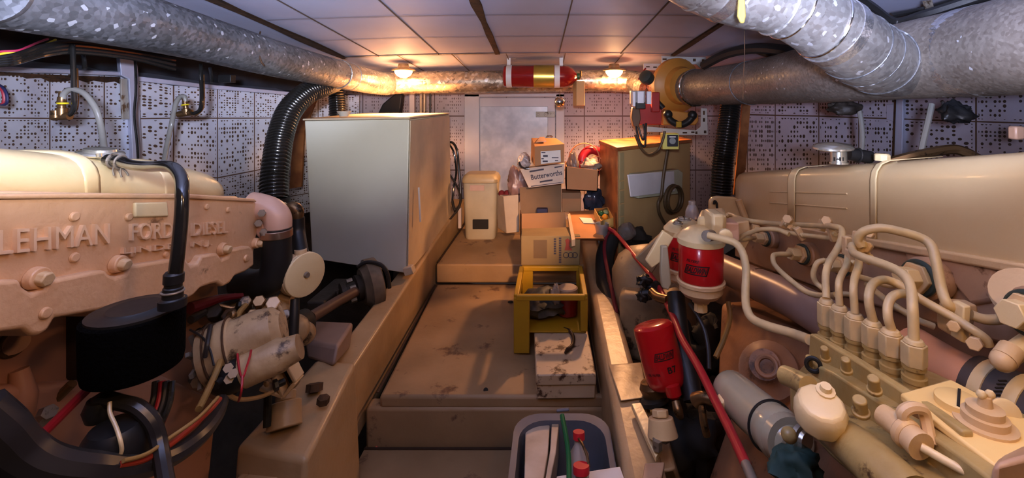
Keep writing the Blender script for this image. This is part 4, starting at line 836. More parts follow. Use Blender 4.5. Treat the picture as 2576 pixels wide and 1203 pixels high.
# olive box with printing
t=thing('cardboard_box','olive brown box with printed black marks and red emblem in front of the open carton','box')
Yc=2.92
b=MB(); b.hexa([P(1311,668,Yc),P(1458,668,Yc),P(1450,632,Yc+.34),P(1312,632,Yc+.34),P(1311,594,Yc),P(1460,594,Yc),P(1452,571,Yc+.32),P(1313,575,Yc+.32)]); b.build('carton_body',CARD2,t,bevel=.004)
b=MB()
for x,y0,y1,w in((1396,600,642,6),(1409,598,660,6)):
    yy=y0
    while yy<y1:
        b.fbox(x-w/2,yy,x+w/2,yy+4,Yc-.003,.002); yy+=6
b.build('vertical_print',INK,t)
b=MB(); b.prism([P(x,y,Yc-.003) for x,y in((1428,600),(1436,606),(1432,618),(1440,630),(1420,630),(1424,616),(1422,604))],(0,.002,0)); b.build('red_emblem',mat('faded red print',(.30,.05,.03),.6),t)
b=MB()
for x in(1424,1436,1446): b.ring(P(x,642,Yc-.003),V(0,1,0),.017,.002,16,4)
b.build('round_marks',INK,t)
b=MB(); b.fbox(1342,604,1376,650,Yc-.002,.001); b.build('dark_print_patch',mat('faded dark print',(.16,.10,.05),.7),t)
# yellow crate
t=thing('plastic_crate','yellow plastic crate holding a red jar and dark clutter beside the right bearer','crate')
Yk=2.45
def bar(b,p,q,w,h,up=V(0,0,1)): b.bar(p,q,w,h,up); return b
zt=P(0,748,Yk).z; zb=ZM+.012; x0=P(1299,0,Yk).x; x1=P(1472,0,Yk).x; dY=.42
b=MB()
C4=[V(x0,Yk,zt),V(x1,Yk,zt),V(x1,Yk+dY,zt),V(x0,Yk+dY,zt)]
for i in range(4): bar(b,C4[i],C4[(i+1)%4],.028,.03)
b.build('top_rim',YEL,t,bevel=.005)
for i,(cx_,cy_) in enumerate(((x0,Yk),(x1,Yk),(x1,Yk+dY),(x0,Yk+dY))):
    w=.085 if i in(0,3) else .04
    z_=zb if i in(0,3) else -1.24
    b=MB(); b.box((cx_+(w/2-.014 if cx_==x0 else -w/2+.014),cy_,(zt+z_)/2),(w,.022,zt-z_)); b.build('corner_post',YEL,t,bevel=.004)
for y_ in(Yk+dY,):
    b=MB(); b.box(((x0+x1)/2,y_,-1.22),(x1-x0,.02,.06)); b.build('lower_rail',YEL,t,bevel=.004)
for xx in(x0,x1):
    b=MB(); b.box((xx,Yk+dY/2,(zt+zb)/2-.03),(.014,dY*.96,(zt-zb)*.62)); b.build('side_wall',YEL,t,bevel=.004)
b=MB(); b.box(((x0+x1)/2,Yk+dY/2,-1.245),(x1-x0,dY,.01)); b.build('crate_base',YEL,t)
t=thing('paint_jar','red jar with white lid standing in the yellow crate','jar'); c=V(P(1428,0,Yk+.17).x,Yk+.17,-1.235)
b=MB(); b.lathe(c,V(0,0,1),[(0,.04),(.01,.055),(.12,.06),(.125,.052)],26); b.build('jar_body',mat('dark red jar',(.22,.012,.015),.3),t)
b=MB(); b.lathe(c+V(0,0,.125),V(0,0,1),[(0,.058),(.03,.058),(.036,.05)],26); b.build('jar_lid',mat('grimy pale lid',(.36,.27,.2),.5),t)
crumple('rag_bundle','dark greasy rags filling the left of the yellow crate','rags',V(P(1370,0,Yk+.2).x,Yk+.2,-1.17),(.12,.13,.06),mat('greasy rag',(.03,.03,.028),.6,c2=(.09,.07,.05),sc=16,amt=1),21)
crumple('rag_bundle','pale crumpled rag beside the red jar in the yellow crate','rags',V(P(1398,0,Yk+.12).x,Yk+.14,-1.12),(.03,.04,.06),mat('pale rag',(.33,.27,.22),.8),22)
# stained box on floor
t=thing('stained_box','low white box with an oil stained lid on the walkway beside the right bearer','box')
z=-1.19; 
def lowbox(z0,z1,pts,name,m,bev=.006):
    b=MB(); top=[PZ(x,y,z1) for x,y in pts]; b.hexa([V(p.x,p.y,z0) for p in top]+top); return b.build(name,m,t,bevel=bev)
tp=((1348,944),(1500,942),(1470,790),(1342,790))
lowbox(-1.305,-1.255,tp,'box_lid',STAINW)
b=MB(); tt=[PZ(x,y,-1.255) for x,y in tp]; c=sum(tt,V(0,0,0))/4; b.hexa([V(c.x+(p.x-c.x)*.97,c.y+(p.y-c.y)*.97,ZM) for p in tt]+[V(c.x+(p.x-c.x)*.97,c.y+(p.y-c.y)*.97,-1.307) for p in tt]); b.build('box_base',STAINW,t,bevel=.004)
b=MB(); pp=[PZ(x,y,-1.245) for x,y in((1418,826),(1432,832),(1442,848),(1440,868),(1428,880),(1422,888))]; b.tube(pp,[.006,.009,.01,.009,.011,.006],10,4); b.build('lid_handle',mat('tarry brown grime',(.05,.022,.012),.5),t)
# drain hole + red spot
b=MB(); b.cyl(PZ(1222,982,ZM+.001),PZ(1222,982,ZM+.003),.011,n=18); tag(b.build('drain_hole',DARK),'small dark drain opening in the near part of the deck board','drain')
b=MB(); b.cyl(PZ(952,1122,ZL+.001),PZ(952,1122,ZL+.006),.012,n=16); tag(b.build('floor_plug',mat('orange red cap',(.5,.06,.02),.5)),'tiny orange red cap on the lower floor at the left','cap')
b=MB(); b.ball(PZ(1284,760,ZM+.006),.012,10,(1.6,1,.6)); tag(b.build('dirt_clump',DARK),'small dark clump on the deck board beside the yellow crate','debris')
# grey tub
t=thing('plastic_tub','blue grey plastic tub with magazines and bottles at the bottom of the picture','tub')
zt=-1.26
def tubsec(z,k): 
    return [V(p.x,p.y,z) for p in rrect(.035,1.53,0,.33*k,.52*k,.10,7)]
b=MB(); loft(b,[tubsec(ZL+.01,.82),tubsec(zt,1),tubsec(zt+.004,1.1),tubsec(zt+.012,1.1),tubsec(zt+.008,.97),tubsec(ZL+.03,.8)],cap=True); b.build('tub_body',BLUEG,t)
b=MB(); b.bar(P(1400,1034,1.6),P(1432,1030,1.6),.012,.008); b.build('tub_handle',BLUEG,t,bevel=.003)
def slab(name,label,cat,pts,z,th,m,dz=()):
    b=MB(); tp=[PZ(x,y,z) for x,y in pts]; n=len(tp); b.prism(tp,(0,0,-th)); return tag(b.build(name,m,bevel=.003),label,cat)
MAG=mat('worn magazine paper',(.58,.48,.37),.6,c2=(.40,.30,.2),sc=7,amt=1)
slab('magazine','pale worn magazine standing at the left of the blue grey tub','magazine',((1322,1072),(1340,1072),(1352,1068),(1378,1060),(1384,1058),(1378,1140),(1362,1240),(1318,1240)),-1.27,.12,MAG)
slab('magazine','thin magazine beside the larger one in the blue grey tub','magazine',((1388,1060),(1407,1058),(1398,1140),(1378,1240),(1366,1240),(1384,1130)),-1.265,.12,MAG)
tub('green_rod','dark green plastic rod lying in the blue grey tub','rod',[(1414,1046,1.52),(1424,1100,1.44),(1430,1150,1.38),(1432,1215,1.3)],.008,GREENB)
WB=mat('white bottle plastic',(.42,.36,.32),.4)
for (x,y,Y_,r,w) in((1456,1086,1.45,.018,'farther'),(1462,1170,1.34,.023,'nearer')):
    t=thing('plastic_bottle','white bottle with red cap in the blue grey tub, the %s one'%w,'bottle')
    c=P(x,y,Y_); b=MB(); b.lathe(c,V(0.0,-.25,-1),[(0,r),(.003,r*1.05),(.02,r*1.05),(.021,r*.7)],22); b.build('red_cap',mat('red cap plastic',(.55,.02,.035),.4),t)
    b=MB(); b.lathe(c+V(0,-.005,-.021),V(0,-.25,-1),[(0,r*.7),(.015,r*.8),(.04,r*1.7),(.15,r*1.7),(.16,r*1.5)],22); b.build('bottle_body',WB,t)
tub('amber_tube','thin brown tube curling beside the bottles in the tub','tube',[(1456,1104,1.43),(1466,1120,1.4),(1476,1145,1.37),(1482,1175,1.34)],.004,BRASS)
slab('paper_sheet','white sheet lying across the near right corner of the blue grey tub','paper',((1400,1198),(1560,1173),(1590,1260),(1400,1260)),-1.2,.006,PAPER)
# ================= TIMBER CABINET =================
t=thing('timber_cabinet','tan plywood cabinet with overhanging lid at the back right','cabinet')
A=P(1556,382,3.3); B=P(1736,356,3.94); C=P(1512,360,3.86); D=C+(B-A)
A,B,C,D=[V(p.x,p.y,-.375) for p in(A,B,C,D)]; bz=-1.3
lo=[V(p.x,p.y,bz) for p in(A,B,D,C)]
b=MB(); b.hexa(lo+[A,B,D,C]); b.build('cabinet_body',PLY,t,bevel=.004)
cen=(A+B+C+D)/4
b=MB(); ex=lambda p,z,k=1.05: V(cen.x+(p.x-cen.x)*k,cen.y+(p.y-cen.y)*k,z); b.hexa([ex(p,-.374) for p in(A,B,D,C)]+[ex(p,-.345) for p in(A,B,D,C)]); b.build('cabinet_lid',PLYO,t,bevel=.004)
b=MB(); nn=(C-A).cross(V(0,0,1)).normalized(); nn=nn if nn.x<0 else -nn
b.prism([A+nn*.004,C+nn*.004,V(C.x,C.y,bz)+nn*.004,V(A.x,A.y,bz)+nn*.004],nn*.006); b.build('side_board',PLYO,t)
fr=(B-A).normalized(); fn=V(fr.y,-fr.x,0); fn=fn if fn.y<0 else -fn
for k_,(y0,y1) in enumerate(((385,455),(458,478),(482,512),(516,545),(548,600))):
    b=MB(); z1=P(0,y0,3.3).z; z0=P(0,y1,3.3).z; b.prism([A+fr*.01+V(0,0,0)+fn*.004]+[A+fr*.06+fn*.004]+[A+fr*.06+fn*.004]*0+[V((A+fr*.06+fn*.004).x,(A+fr*.06+fn*.004).y,z0+.0)]*0,(0,0,0)) if 0 else None
    p=A+fr*.008; q=A+fr*.055
    b.hexa([V(p.x,p.y,z0),V(q.x,q.y,z0),V(q.x,q.y,z0)+fn*.008,V(p.x,p.y,z0)+fn*.008,V(p.x,p.y,z1),V(q.x,q.y,z1),V(q.x,q.y,z1)+fn*.008,V(p.x,p.y,z1)+fn*.008]); b.build('edge_slat',mat('pale greenish slat',(.36,.29,.15),.6),t,bevel=.002)
t=thing('document_tray','white plastic tray mounted on the front of the tan plywood cabinet','tray')
def onc(px,py,off=0.0):
    # point on cabinet front plane through pixel
    d=V((px-VX)/F,1,(VY-py)/F); n=fn; s_=(A+fn*off).dot(n)/d.dot(n); return d*s_
b=MB(); b.prism([onc(x,y,.07) for x,y in((1580,440),(1696,430),(1698,482),(1588,496))],-fn*.012); b.build('tray_front',mat('white tray plastic',(.66,.64,.66),.4),t,bevel=.004)
b=MB(); b.prism([onc(x,y,.005) for x,y in((1582,436),(1690,424),(1702,432),(1700,484),(1590,496))],fn*.06); b.build('tray_body',mat('greenish tray side',(.45,.45,.33),.5),t,bevel=.004)
def tc(name,label,cat,pts,r,m,off=.05):
    b=MB(); b.tube([onc(x,y,off) for x,y in pts],r,10,6); return tag(b.build(name,m),label,cat)
tc('power_cable','brown cable hanging from the pale yellow switch box down over the tan cabinet','cable',[(1680,374),(1674,410),(1668,450),(1664,490),(1656,510),(1658,535),(1668,555),(1680,575)],.012,mat('brown cable',(.09,.055,.025),.5),.12)
b=MB(); cc=onc(1692,501,.11); b.ring(cc,fn,.105,.013,36,10); b.ring(cc+fn*.02+V(.006,0,.004),fn,.1,.010,36,10); tag(b.build('coiled_cable',MATS['brown cable']),'loop of coiled brown cable hanging in front of the tan cabinet','cable')
tub('sagging_cable','brown cable sagging from the fan wiring to the pale yellow switch box','cable',[(1598,340,3.35),(1612,372,3.3),(1632,388,3.25),(1655,378,3.2),(1668,350,3.2),(1672,330,3.2)],.009,MATS['brown cable'])
# fan assembly
t=thing('bilge_blower_fan','orange extractor fan with white bracket joining the ducts at the back right','fan')
ax=(P(1745,222,3.45)-P(1690,220,3.72)); ax.normalize(); c=P(1700,215,3.62)
b=MB(); b.lathe(c-ax*.04,ax,[(0,.14),(.01,.2),(.03,.215),(.07,.215),(.09,.19),(.11,.15),(.16,.135)],40); b.build('fan_casing',ORANGE,t)
b=MB(); b.prism([P(x,y,3.6) for x,y in((1652,188),(1665,165),(1680,154),(1694,160),(1698,176),(1680,200),(1664,212))],(0,.12,0)); b.build('fan_outlet',ORANGE,t,bevel=.012,seg=3)
b=MB(); b.lathe(c-ax*.05,-ax,[(0,.12),(.02,.13),(.04,.12),(.12,.105),(.22,.1)],28); b.build('inlet_collar',GALVB,t)
b=MB(); b.tube([P(1654,192,3.55),P(1651,225,3.55),P(1655,255,3.55),P(1668,272,3.55)],.022,12,5); b.build('clamp_band',RUBBER,t)
b=MB(); b.prism([P(x,y,3.48) for x,y in((1668,285),(1675,275),(1690,277),(1735,284),(1745,278),(1757,288),(1758,305),(1750,315),(1668,315))],(0,.08,0)); b.build('fan_foot',ORANGE,t,bevel=.008)
b=MB(); b.tube([P(1678,285,3.4),P(1684,300,3.4),P(1698,310,3.4),P(1712,314,3.4),P(1728,308,3.4),P(1740,296,3.4),P(1742,286,3.4)],.026,14,5); b.ball(P(1680,288,3.4),.035,14); b.ball(P(1742,290,3.4),.035,14); b.build('rubber_hose',RUBBER,t)
b=MB(); b.fbox(1702,306,1715,321,3.36,.03); b.build('yellow_tag',YEL,t,bevel=.003)
def plate(pts,Y,m,name,slots=()):
    b=MB(); b.prism([P(x,y,Y) for x,y in pts],(0,.012,0)); o=b.build(name,m,t,bevel=.002)
    b=MB()
    for x,y,w,h in slots: b.fbox(x-w/2,y-h/2,x+w/2,y+h/2,Y-.003,.004)
    if slots: b.build('slots',RUST,o)
    return o
BR=mat('off white slotted steel',(.50,.46,.42),.4)
plate(((1664,141),(1776,144),(1776,176),(1762,172),(1752,162),(1664,160)),3.62,BR,'bracket_plate',((1672,149,10,4),(1697,150,11,4),(1720,151,11,4),(1747,151,7,7),(1769,152,6,6)))
plate(((1619,160),(1664,160),(1664,178),(1619,176)),3.7,BR,'bracket_plate',((1630,168,9,3),(1648,169,9,3)))
plate(((1666,322),(1752,328),(1763,318),(1764,272),(1779,273),(1781,340),(1668,340)),3.4,BR,'bracket_plate',((1723,334,11,4),(1743,333,8,4),(1752,334,5,6),(1774,332,6,7),(1771,284,4,10),(1771,302,5,9)))
plate(((1628,318),(1668,322),(1668,332),(1628,332)),3.5,BR,'bracket_plate')
b=MB(); b.fbox(1608,262,1665,314,3.55,.12); b.build('motor_box',REDD,t,bevel=.006)
b=MB(); b.fbox(1640,232,1660,282,3.5,.1); b.build('motor_cover',REDD,t,bevel=.006)
for x0,x1,y0,y1 in((1592,1599,231,268),(1604,1620,230,260),(1628,1639,230,262)):
    b=MB(); b.fbox(x0,y0,x1,y1,3.42,.05); b.build('relay_cover',mat('bright relay cover',(.75,.76,.85),.35),t,bevel=.003)
b=MB(); b.fbox(1588,228,1624,262,3.45,.08); b.build('relay_box',mat('grey relay box',(.3,.27,.27),.5),t,bevel=.004)
b=MB(); b.fbox(1600,258,1624,274,3.43,.07); b.build('relay_base',RUBBER,t,bevel=.003)
b=MB(); b.prism([P(x,y,3.5) for x,y in((1592,270),(1610,274),(1612,300),(1606,322),(1594,318),(1589,296))],(0,.08,0)); b.build('wiring_block',mat('dirty brown block',(.12,.07,.04),.6),t,bevel=.006)
b=MB(); b.lathe(P(1632,200,3.5),V(-.6,-.6,.4),[(0,.05),(.03,.055),(.06,.05),(.07,.03)],20); b.build('dark_motor_end',mat('dark green grey metal',(.05,.06,.055),.4),t)
for i,pts in enumerate(([(1600,318,3.45),(1604,340,3.43),(1612,362,3.42),(1622,368,3.42),(1624,345,3.42),(1625,310,3.45)],[(1618,312,3.45),(1622,335,3.44),(1618,352,3.43),(1612,340,3.43),(1606,320,3.44)])):
    b=MB(); b.tube([P(*p) for p in pts],.008,8,5); b.build('fan_wire',HOSEB,t)
b=MB(); b.tube([P(1606,200,3.5),P(1612,190,3.5),P(1618,180,3.52),P(1624,172,3.55)],.006,8,4); b.build('fan_wire',REDP,t)
t=thing('switch_box','pale yellow switch box with black rotary dial under the fan bracket','switch')
b=MB(); b.fbox(1667,336,1708,376,3.2,.07); b.build('box_body',YPALE,t,bevel=.004)
b=MB(); b.fbox(1679,340,1706,369,3.19,.02); b.build('dial_plate',mat('black dial plate',(.03,.03,.045),.4),t,bevel=.003)
b=MB(); b.cyl(P(1692,355,3.19),P(1692,355,3.16),.022,n=20); b.build('dial_knob',RUBBER,t)
b=MB(); b.fbox(1684,343,1700,346,3.186,.004); b.build('dial_scale',WHITE,t)
# ================= RIGHT OVERHEAD =================
t=thing('ventilation_duct','large dull grey galvanised round duct along the right side under the ceiling','duct')
R0=[P(1728,222,3.56),P(1900,207,2.78),P(2100,178,1.98),P(2300,150,1.63),P(2450,130,1.44),P(2640,100,1.2),P(2800,70,1.08),V(1.33,.35,.20)]
b=MB(); b.tube(R0,[.132,.134,.136,.14,.142,.142,.142,.142],40,5); b.build('duct_pipe',GALVR,t)
b=MB(); b.ring(P(1750,221,3.42),R0[1]-R0[0],.135,.008,40,8); b.build('duct_clamp',CHROME,t)
for px,py,Y in((1890,208,2.82),): MB().ring(P(px,py,Y),R0[2]-R0[1],.1355,.003,40,6).build('duct_seam',GALV,t)
dr=(R0[5]-R0[3]).normalized(); c=P(2452,130,1.44); b=MB(); b.lathe(c-dr*-.035,-dr,[(0,.1415),(.001,.1445),(.066,.1445),(.07,.1415)],44); b.build('foil_tape_band',FOIL,t)
B0=[P(1640,-130,1.2),P(1760,-52,1.25),P(1860,-14,1.28),P(1970,8,1.31),P(2070,62,1.36),P(2140,112,1.42),P(2200,150,1.52),P(2250,165,1.62)]
t2=thing('branch_duct','bright galvanised branch duct with foil taped joints joining the large right duct','duct')
b=MB(); b.tube(B0,[.085,.088,.09,.094,.100,.106,.11,.112],40,6); b.build('duct_pipe',GALV2,t2)
def bring(i,f,R,r,m,name,w=None):
    p=B0[i].lerp(B0[i+1],f); d=(B0[i+1]-B0[i]).normalized() if not(0<i) else (B0[i+1]-B0[i-1]).normalized(); b=MB()
    if w: b.lathe(p-d*w/2,d,[(0,R),(.001,R+.003),(w,R+.004),(w+.001,R)],40)
    else: b.ring(p,d,R,r,40,8)
    b.build(name,m,t2)
bring(1,.05,.0885,.004,GALV2,'duct_bead'); bring(1,.6,.09,.003,FOIL,'foil_band',.035); bring(2,.85,.095,.004,GALV2,'duct_bead'); bring(3,.15,.096,.003,CHROME,'duct_bead')
bring(3,.95,.1025,.004,CHROME,'duct_bead'); bring(4,.35,.103,.003,FOIL,'foil_band',.035); bring(5,.1,.1075,.003,GALV,'duct_bead'); bring(5,.6,.110,.0025,GALV,'duct_bead'); bring(6,.2,.1125,.003,GALV,'duct_bead')
b=MB(); b.prism([P(x,y,1.16) for x,y in((1860,-20),(1874,-20),(1878,40),(1874,58),(1864,58),(1856,40))],(0,.01,0)); tag(b.build('yellow_strap',mat('pale yellow strap',(.42,.34,.10),.6),bevel=.004),'pale yellow strap hanging over the bright branch duct','strap')
cable('thin_wire','thin dark red wire hanging straight down in front of the large right duct','wire',[(1872,60,1.5),(1873,130,1.5),(1870,200,1.5),(1869,250,1.5)],.0014,RUST)
cable('black_pipe','black pipe running along the deckhead at the top right corner','pipe',[(2120,-30,1.65),(2190,20,1.75),(2250,58,1.8),(2330,38,1.7),(2450,0,1.6),(2600,-50,1.5)],.022,RUBBER)
cable('black_pipe','thinner black pipe above the thick one at the top right corner','pipe',[(2240,40,1.95),(2330,22,1.95),(2450,-14,1.75)],.012,RUBBER)
b=MB(); b.prism([P(x,y,1.9) for x,y in((2325,2),(2345,0),(2352,30),(2338,40))],(0,.01,0)); tag(b.build('pipe_bracket',STEEL),'small grey bracket on the black pipe at the top right','bracket')
cable('black_pipe','dark pipe bundle passing between the branch duct and the large duct','pipe',[(1770,165,3.0),(1830,135,2.8),(1900,122,2.6),(1980,128,2.4),(2060,150,2.3)],.03,RUBBER)
b=MB(); b.prism([P(x,y,3.2) for x,y in((1790,90),(1870,60),(1990,100),(2060,150),(1985,160),(1900,132))],(0,.03,0)); tag(b.build('duct_shadow_wedge',RUST),'dark brown wedge standing in for the shadow behind the bright branch duct','shadow')  # dark plate in the shape of the branch duct's cast shadow
cable('clear_hose','cloudy clear hose hanging down beside the perforated right wall above the chrome cap','hose',[(2158,262,2.35),(2166,300,2.33),(2170,350,2.3),(2166,392,2.28)],.012,HCLEAR)
cable('clear_hose','cloudy clear hose hanging on the right wall nearer the picture edge','hose',[(2344,262,1.85),(2336,300,1.84),(2324,350,1.83),(2314,398,1.82)],.011,HCLEAR)
crumple('grime_clump','brown sooty clump hanging under the right duct above the clear hose','debris',P(2120,272,2.2),(.07,.04,.03),GRIME,31)
crumple('dark_fitting','dark round fitting under the right duct near the picture edge','fitting',P(2405,285,1.72),(.06,.04,.04),RUBBER,32)
cable('dark_hose','dark hose curling under the right duct near the picture edge','hose',[(2372,255,1.75),(2372,280,1.75),(2390,298,1.74),(2420,304,1.73)],.005,HOSEB)
b=MB(); b.fbox(2556,318,2580,352,1.5,.03); tag(b.build('wall_knob',PINKP,bevel=.006),'pinkish square knob on the right wall at the picture edge','knob')
cable('dark_hose','thick brown hose lying behind the right valve cover against the wall','hose',[(2230,410,1.75),(2300,392,1.72),(2390,376,1.7),(2430,384,1.68),(2460,400,1.66)],.018,BRASS)
# ================= RIGHT ENGINE =================
E2=thing('marine_engine','cream marine diesel engine on the right with injector pipes and long smooth valve cover','engine')
def zt2(Y): return -.411+.19*(2.556-Y)
XR=1.0
COV=mat('beige valve cover enamel',(.63,.48,.27),.28,c2=(.53,.39,.2),sc=2,amt=.6,bump=.05,bsc=60,coat=.2)
b=MB(); rows=[]
prof=[(0,-.238),(0,-.06),(.004,-.035),(.018,-.012),(.045,0),(.2,.012),(.36,0),(.385,-.012),(.4,-.04),(.4,-.238)]
ys=[.55,.8,1.0,1.2,1.4,1.6,1.8,2.0,2.2,2.4,2.5,2.54,2.56]
for Y in ys:
    k_=0 if Y<2.5 else (Y-2.5)/.06*.035
    rows.append([V(XR+x+(k_ if x<.2 else -k_),Y,zt2(Y)+z-(k_*.8 if z>-.1 else 0)) for x,z in prof])
b.grid(rows); b.f.append(tuple(range((len(ys)-1)*10,len(ys)*10))); vc=b.build('valve_cover',COV,E2,ang=50)
b=MB(); b.hexa([V(XR-.014,.5,zt2(.5)-.262),V(XR+.4,.5,zt2(.5)-.262),V(XR+.4,2.57,zt2(2.57)-.262),V(XR-.014,2.57,zt2(2.57)-.262),V(XR-.014,.5,zt2(.5)-.238),V(XR+.4,.5,zt2(.5)-.238),V(XR+.4,2.57,zt2(2.57)-.238),V(XR-.014,2.57,zt2(2.57)-.238)]); b.build('cover_flange',CREAM,vc,bevel=.006,seg=3)
for px in(1993,2200):
    Y=XR*F/(px-VX); w=.022 if px<2100 else .008
    b=MB(); b.grid([[V(XR+x-(.006 if x<.1 else 0),Y+s_,zt2(Y+s_)+z+(.006 if z>-.1 else 0)) for x,z in prof[:6]] for s_ in(-w-.006,-w,w,w+.006)]); b.build('cover_rib',CREAM2,vc,solid=.003,ang=60)
for z_ in(-.10,-.15):
    b=MB(); b.tube([V(XR-.002,Y,zt2(Y)+z_) for Y in(1.55,1.8,2.1)] ,.003,8,2); b.build('highlight_ridge',COV,vc)  # thin ridges shaped in to imitate the cover's horizontal highlight lines
# head and block
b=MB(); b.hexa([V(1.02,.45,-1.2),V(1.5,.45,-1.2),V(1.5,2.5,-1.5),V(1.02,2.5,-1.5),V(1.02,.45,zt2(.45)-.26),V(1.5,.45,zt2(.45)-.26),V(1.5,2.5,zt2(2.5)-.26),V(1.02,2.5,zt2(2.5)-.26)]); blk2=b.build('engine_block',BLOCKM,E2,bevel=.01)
HEAD=mat('tan cylinder head enamel',(.50,.33,.21),.4,c2=(.36,.21,.12),sc=5,amt=.8,bump=.15,bsc=30,stain=(.16,.07,.03),samt=.4,ssc=8)
def polyR(pts,x,dx,m,name,parent,bevel=.008,seg=3):
    b=MB(); b.prism([PX(px,py,x) for px,py in pts],(dx,0,0)); return b.build(name,m,parent,bevel=bevel,seg=seg)
hd=polyR([(1848,545),(2240,612),(2640,700),(2640,900),(2460,850),(2300,800),(2100,740),(1900,668),(1848,645)],1.005,.1,HEAD,'cylinder_head',E2)
polyR([(2270,625),(2505,668),(2502,760),(2440,770),(2400,720),(2290,690)],.995,.02,HEAD,'head_recess',hd,.01)
polyR([(2505,690),(2640,720),(2640,850),(2505,800)],.985,.03,HEAD,'head_boss',hd,.01)
polyR([(2430,716),(2490,738),(2490,744),(2430,724)],.99,.01,DARK,'casting_shadow_line',hd,.001) if 0 else None
polyR([(1790,655),(1900,690),(2030,745),(2200,830),(2330,900),(2330,1000),(1790,760)],.99,.06,BLOCKM,'side_cover',blk2,.012)
b=MB(); b.tube([PX(x,y,.985) for x,y in((1800,660),(1900,685),(2030,738),(2200,822))],.008,8,3); b.build('gasket_edge',DARK,blk2)
# lower block and sump bulges
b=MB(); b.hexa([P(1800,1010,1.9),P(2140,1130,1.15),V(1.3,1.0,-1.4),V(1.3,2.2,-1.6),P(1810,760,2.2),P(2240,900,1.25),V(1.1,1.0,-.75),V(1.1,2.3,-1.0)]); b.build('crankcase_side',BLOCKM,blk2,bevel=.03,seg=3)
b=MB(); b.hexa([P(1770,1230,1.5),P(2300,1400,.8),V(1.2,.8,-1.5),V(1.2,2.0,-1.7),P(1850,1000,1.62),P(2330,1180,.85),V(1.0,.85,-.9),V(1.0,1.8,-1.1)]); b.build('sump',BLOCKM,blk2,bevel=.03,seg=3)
b=MB(); c=P(1935,935,1.55); b.lathe(c,V(-.5,-.5,.7),[(0,.1),(.02,.095),(.04,.06),(.05,.055)],24); b.lathe(c+V(-.5,-.5,.7).normalized()*.05,V(-.5,-.5,.7),[(0,.055),(.01,.05)],20); b.build('mounting_boss',BLOCKM,blk2)
b=MB(); b.ring(P(1929,922,1.47),V(-.5,-.5,.7),.03,.008); b.build('boss_ring',BLOCKM,blk2)
# lifting bracket
b=MB(); b.prism([P(x,y,2.35) for x,y in((1786,508),(1792,498),(1806,495),(1850,497),(1860,504),(1888,565),(1894,592),(1850,600),(1800,560),(1786,530))],(0,.03,0)); br=b.build('lifting_bracket',COV,E2,bevel=.006)
b=MB(); b.tube([P(x,y,2.33) for x,y in((1858,503),(1872,540),(1884,570),(1894,598))],.016,8,3); b.build('bracket_rib',CREAM,br)
b=MB(); b.tube([P(1796,514,2.345),P(1798,506,2.345),P(1803,512,2.345),P(1804,524,2.345)],.006,8,4); b.build('bracket_slot',DARK,br)
# oil cap with hose on top of cover
b=MB(); c=P(2110,412,1.6); b.lathe(c,V(0,0,1),[(0,.03),(.006,.03),(.007,.026),(.052,.026),(.054,.03)],28); oc=b.build('oil_filler_neck',CHROMEC,E2)
b=MB(); b.lathe(P(2096,378,1.6),V(-.04,-.05,1),[(0,.03),(.002,.055),(.006,.064),(.012,.064),(.02,.055),(.024,.03),(.028,.01)],32); b.build('filler_cap',CHROMEC,oc)
b=MB(); b.tube([P(2134,388,1.6),P(2152,390,1.6),P(2190,396,1.6)],[.02,.022,.022],16,3); b.build('breather_hose',RUBBER,oc)
b=MB(); b.ring(P(2158,391,1.6),V(1,0,-.1),.0235,.004); b.build('hose_clip',RUBBER,oc)
b=MB()
for x in(2099,2113,2120): b.fbox(x,396,x+2.5,405,1.573,.004)
b.fbox(2106,400,2113,402,1.573,.004); b.build('cap_mark',DARK,oc)
b=MB(); b.lathe(P(2219,404,1.45),V(0,0,1),[(0,.022),(.018,.022),(.022,.018)],8); b.build('cover_nut',CREAM2,E2)
# ---- injectors ----
def injector(px,py,X,r,pxn,pyn,rn):
    a=PX(px,py,X); nn=V(-1,-.25,.12).normalized(); 
    b=MB(); b.lathe(a,nn,[(-.04,r*1.15),(0,r*1.15),(.004,r),(.012,r)],24); ij=b.build('injector_body',HEAD,E2)
    b=MB(); b.ring(a+nn*.016,nn,r*.86,r*.16,28,10); b.build('seal_ring',mat('dark green seal',(.05,.07,.06),.35),ij)
    b=MB(); b.hexnut(a+nn*.018,a+nn*.034,r*.86); b.build('lock_nut',CREAM,ij,bevel=.002)
    b=MB(); b.hexnut(a+nn*.034,a+nn*.072,r*.6); b.build('union_nut',CREAM2,ij,bevel=.002)
    return a+nn*.07
i1=injector(1932,600,.97,.036,0,0,0); i2=injector(2026,640,.97,.039,0,0,0); i3=injector(2126,668,.97,.036,0,0,0); i4=injector(2322,700,.95,.046,0,0,0); i5=injector(2606,790,.93,.044,0,0,0)
b=MB(); c=PX(2572,742,.95); b.lathe(c,V(-1,-.2,.6),[(0,.05),(.015,.05),(.016,.042),(.03,.042)],20); b.build('head_plug',CREAM,E2)
def pt(name,pts,r,m=PIPEC,parent=None,n=12,sm=6):
    b=MB(); b.tube([P(*p) if not isinstance(p,Vector) else p for p in pts],r,n,sm); return b.build(name,m,parent or E2)
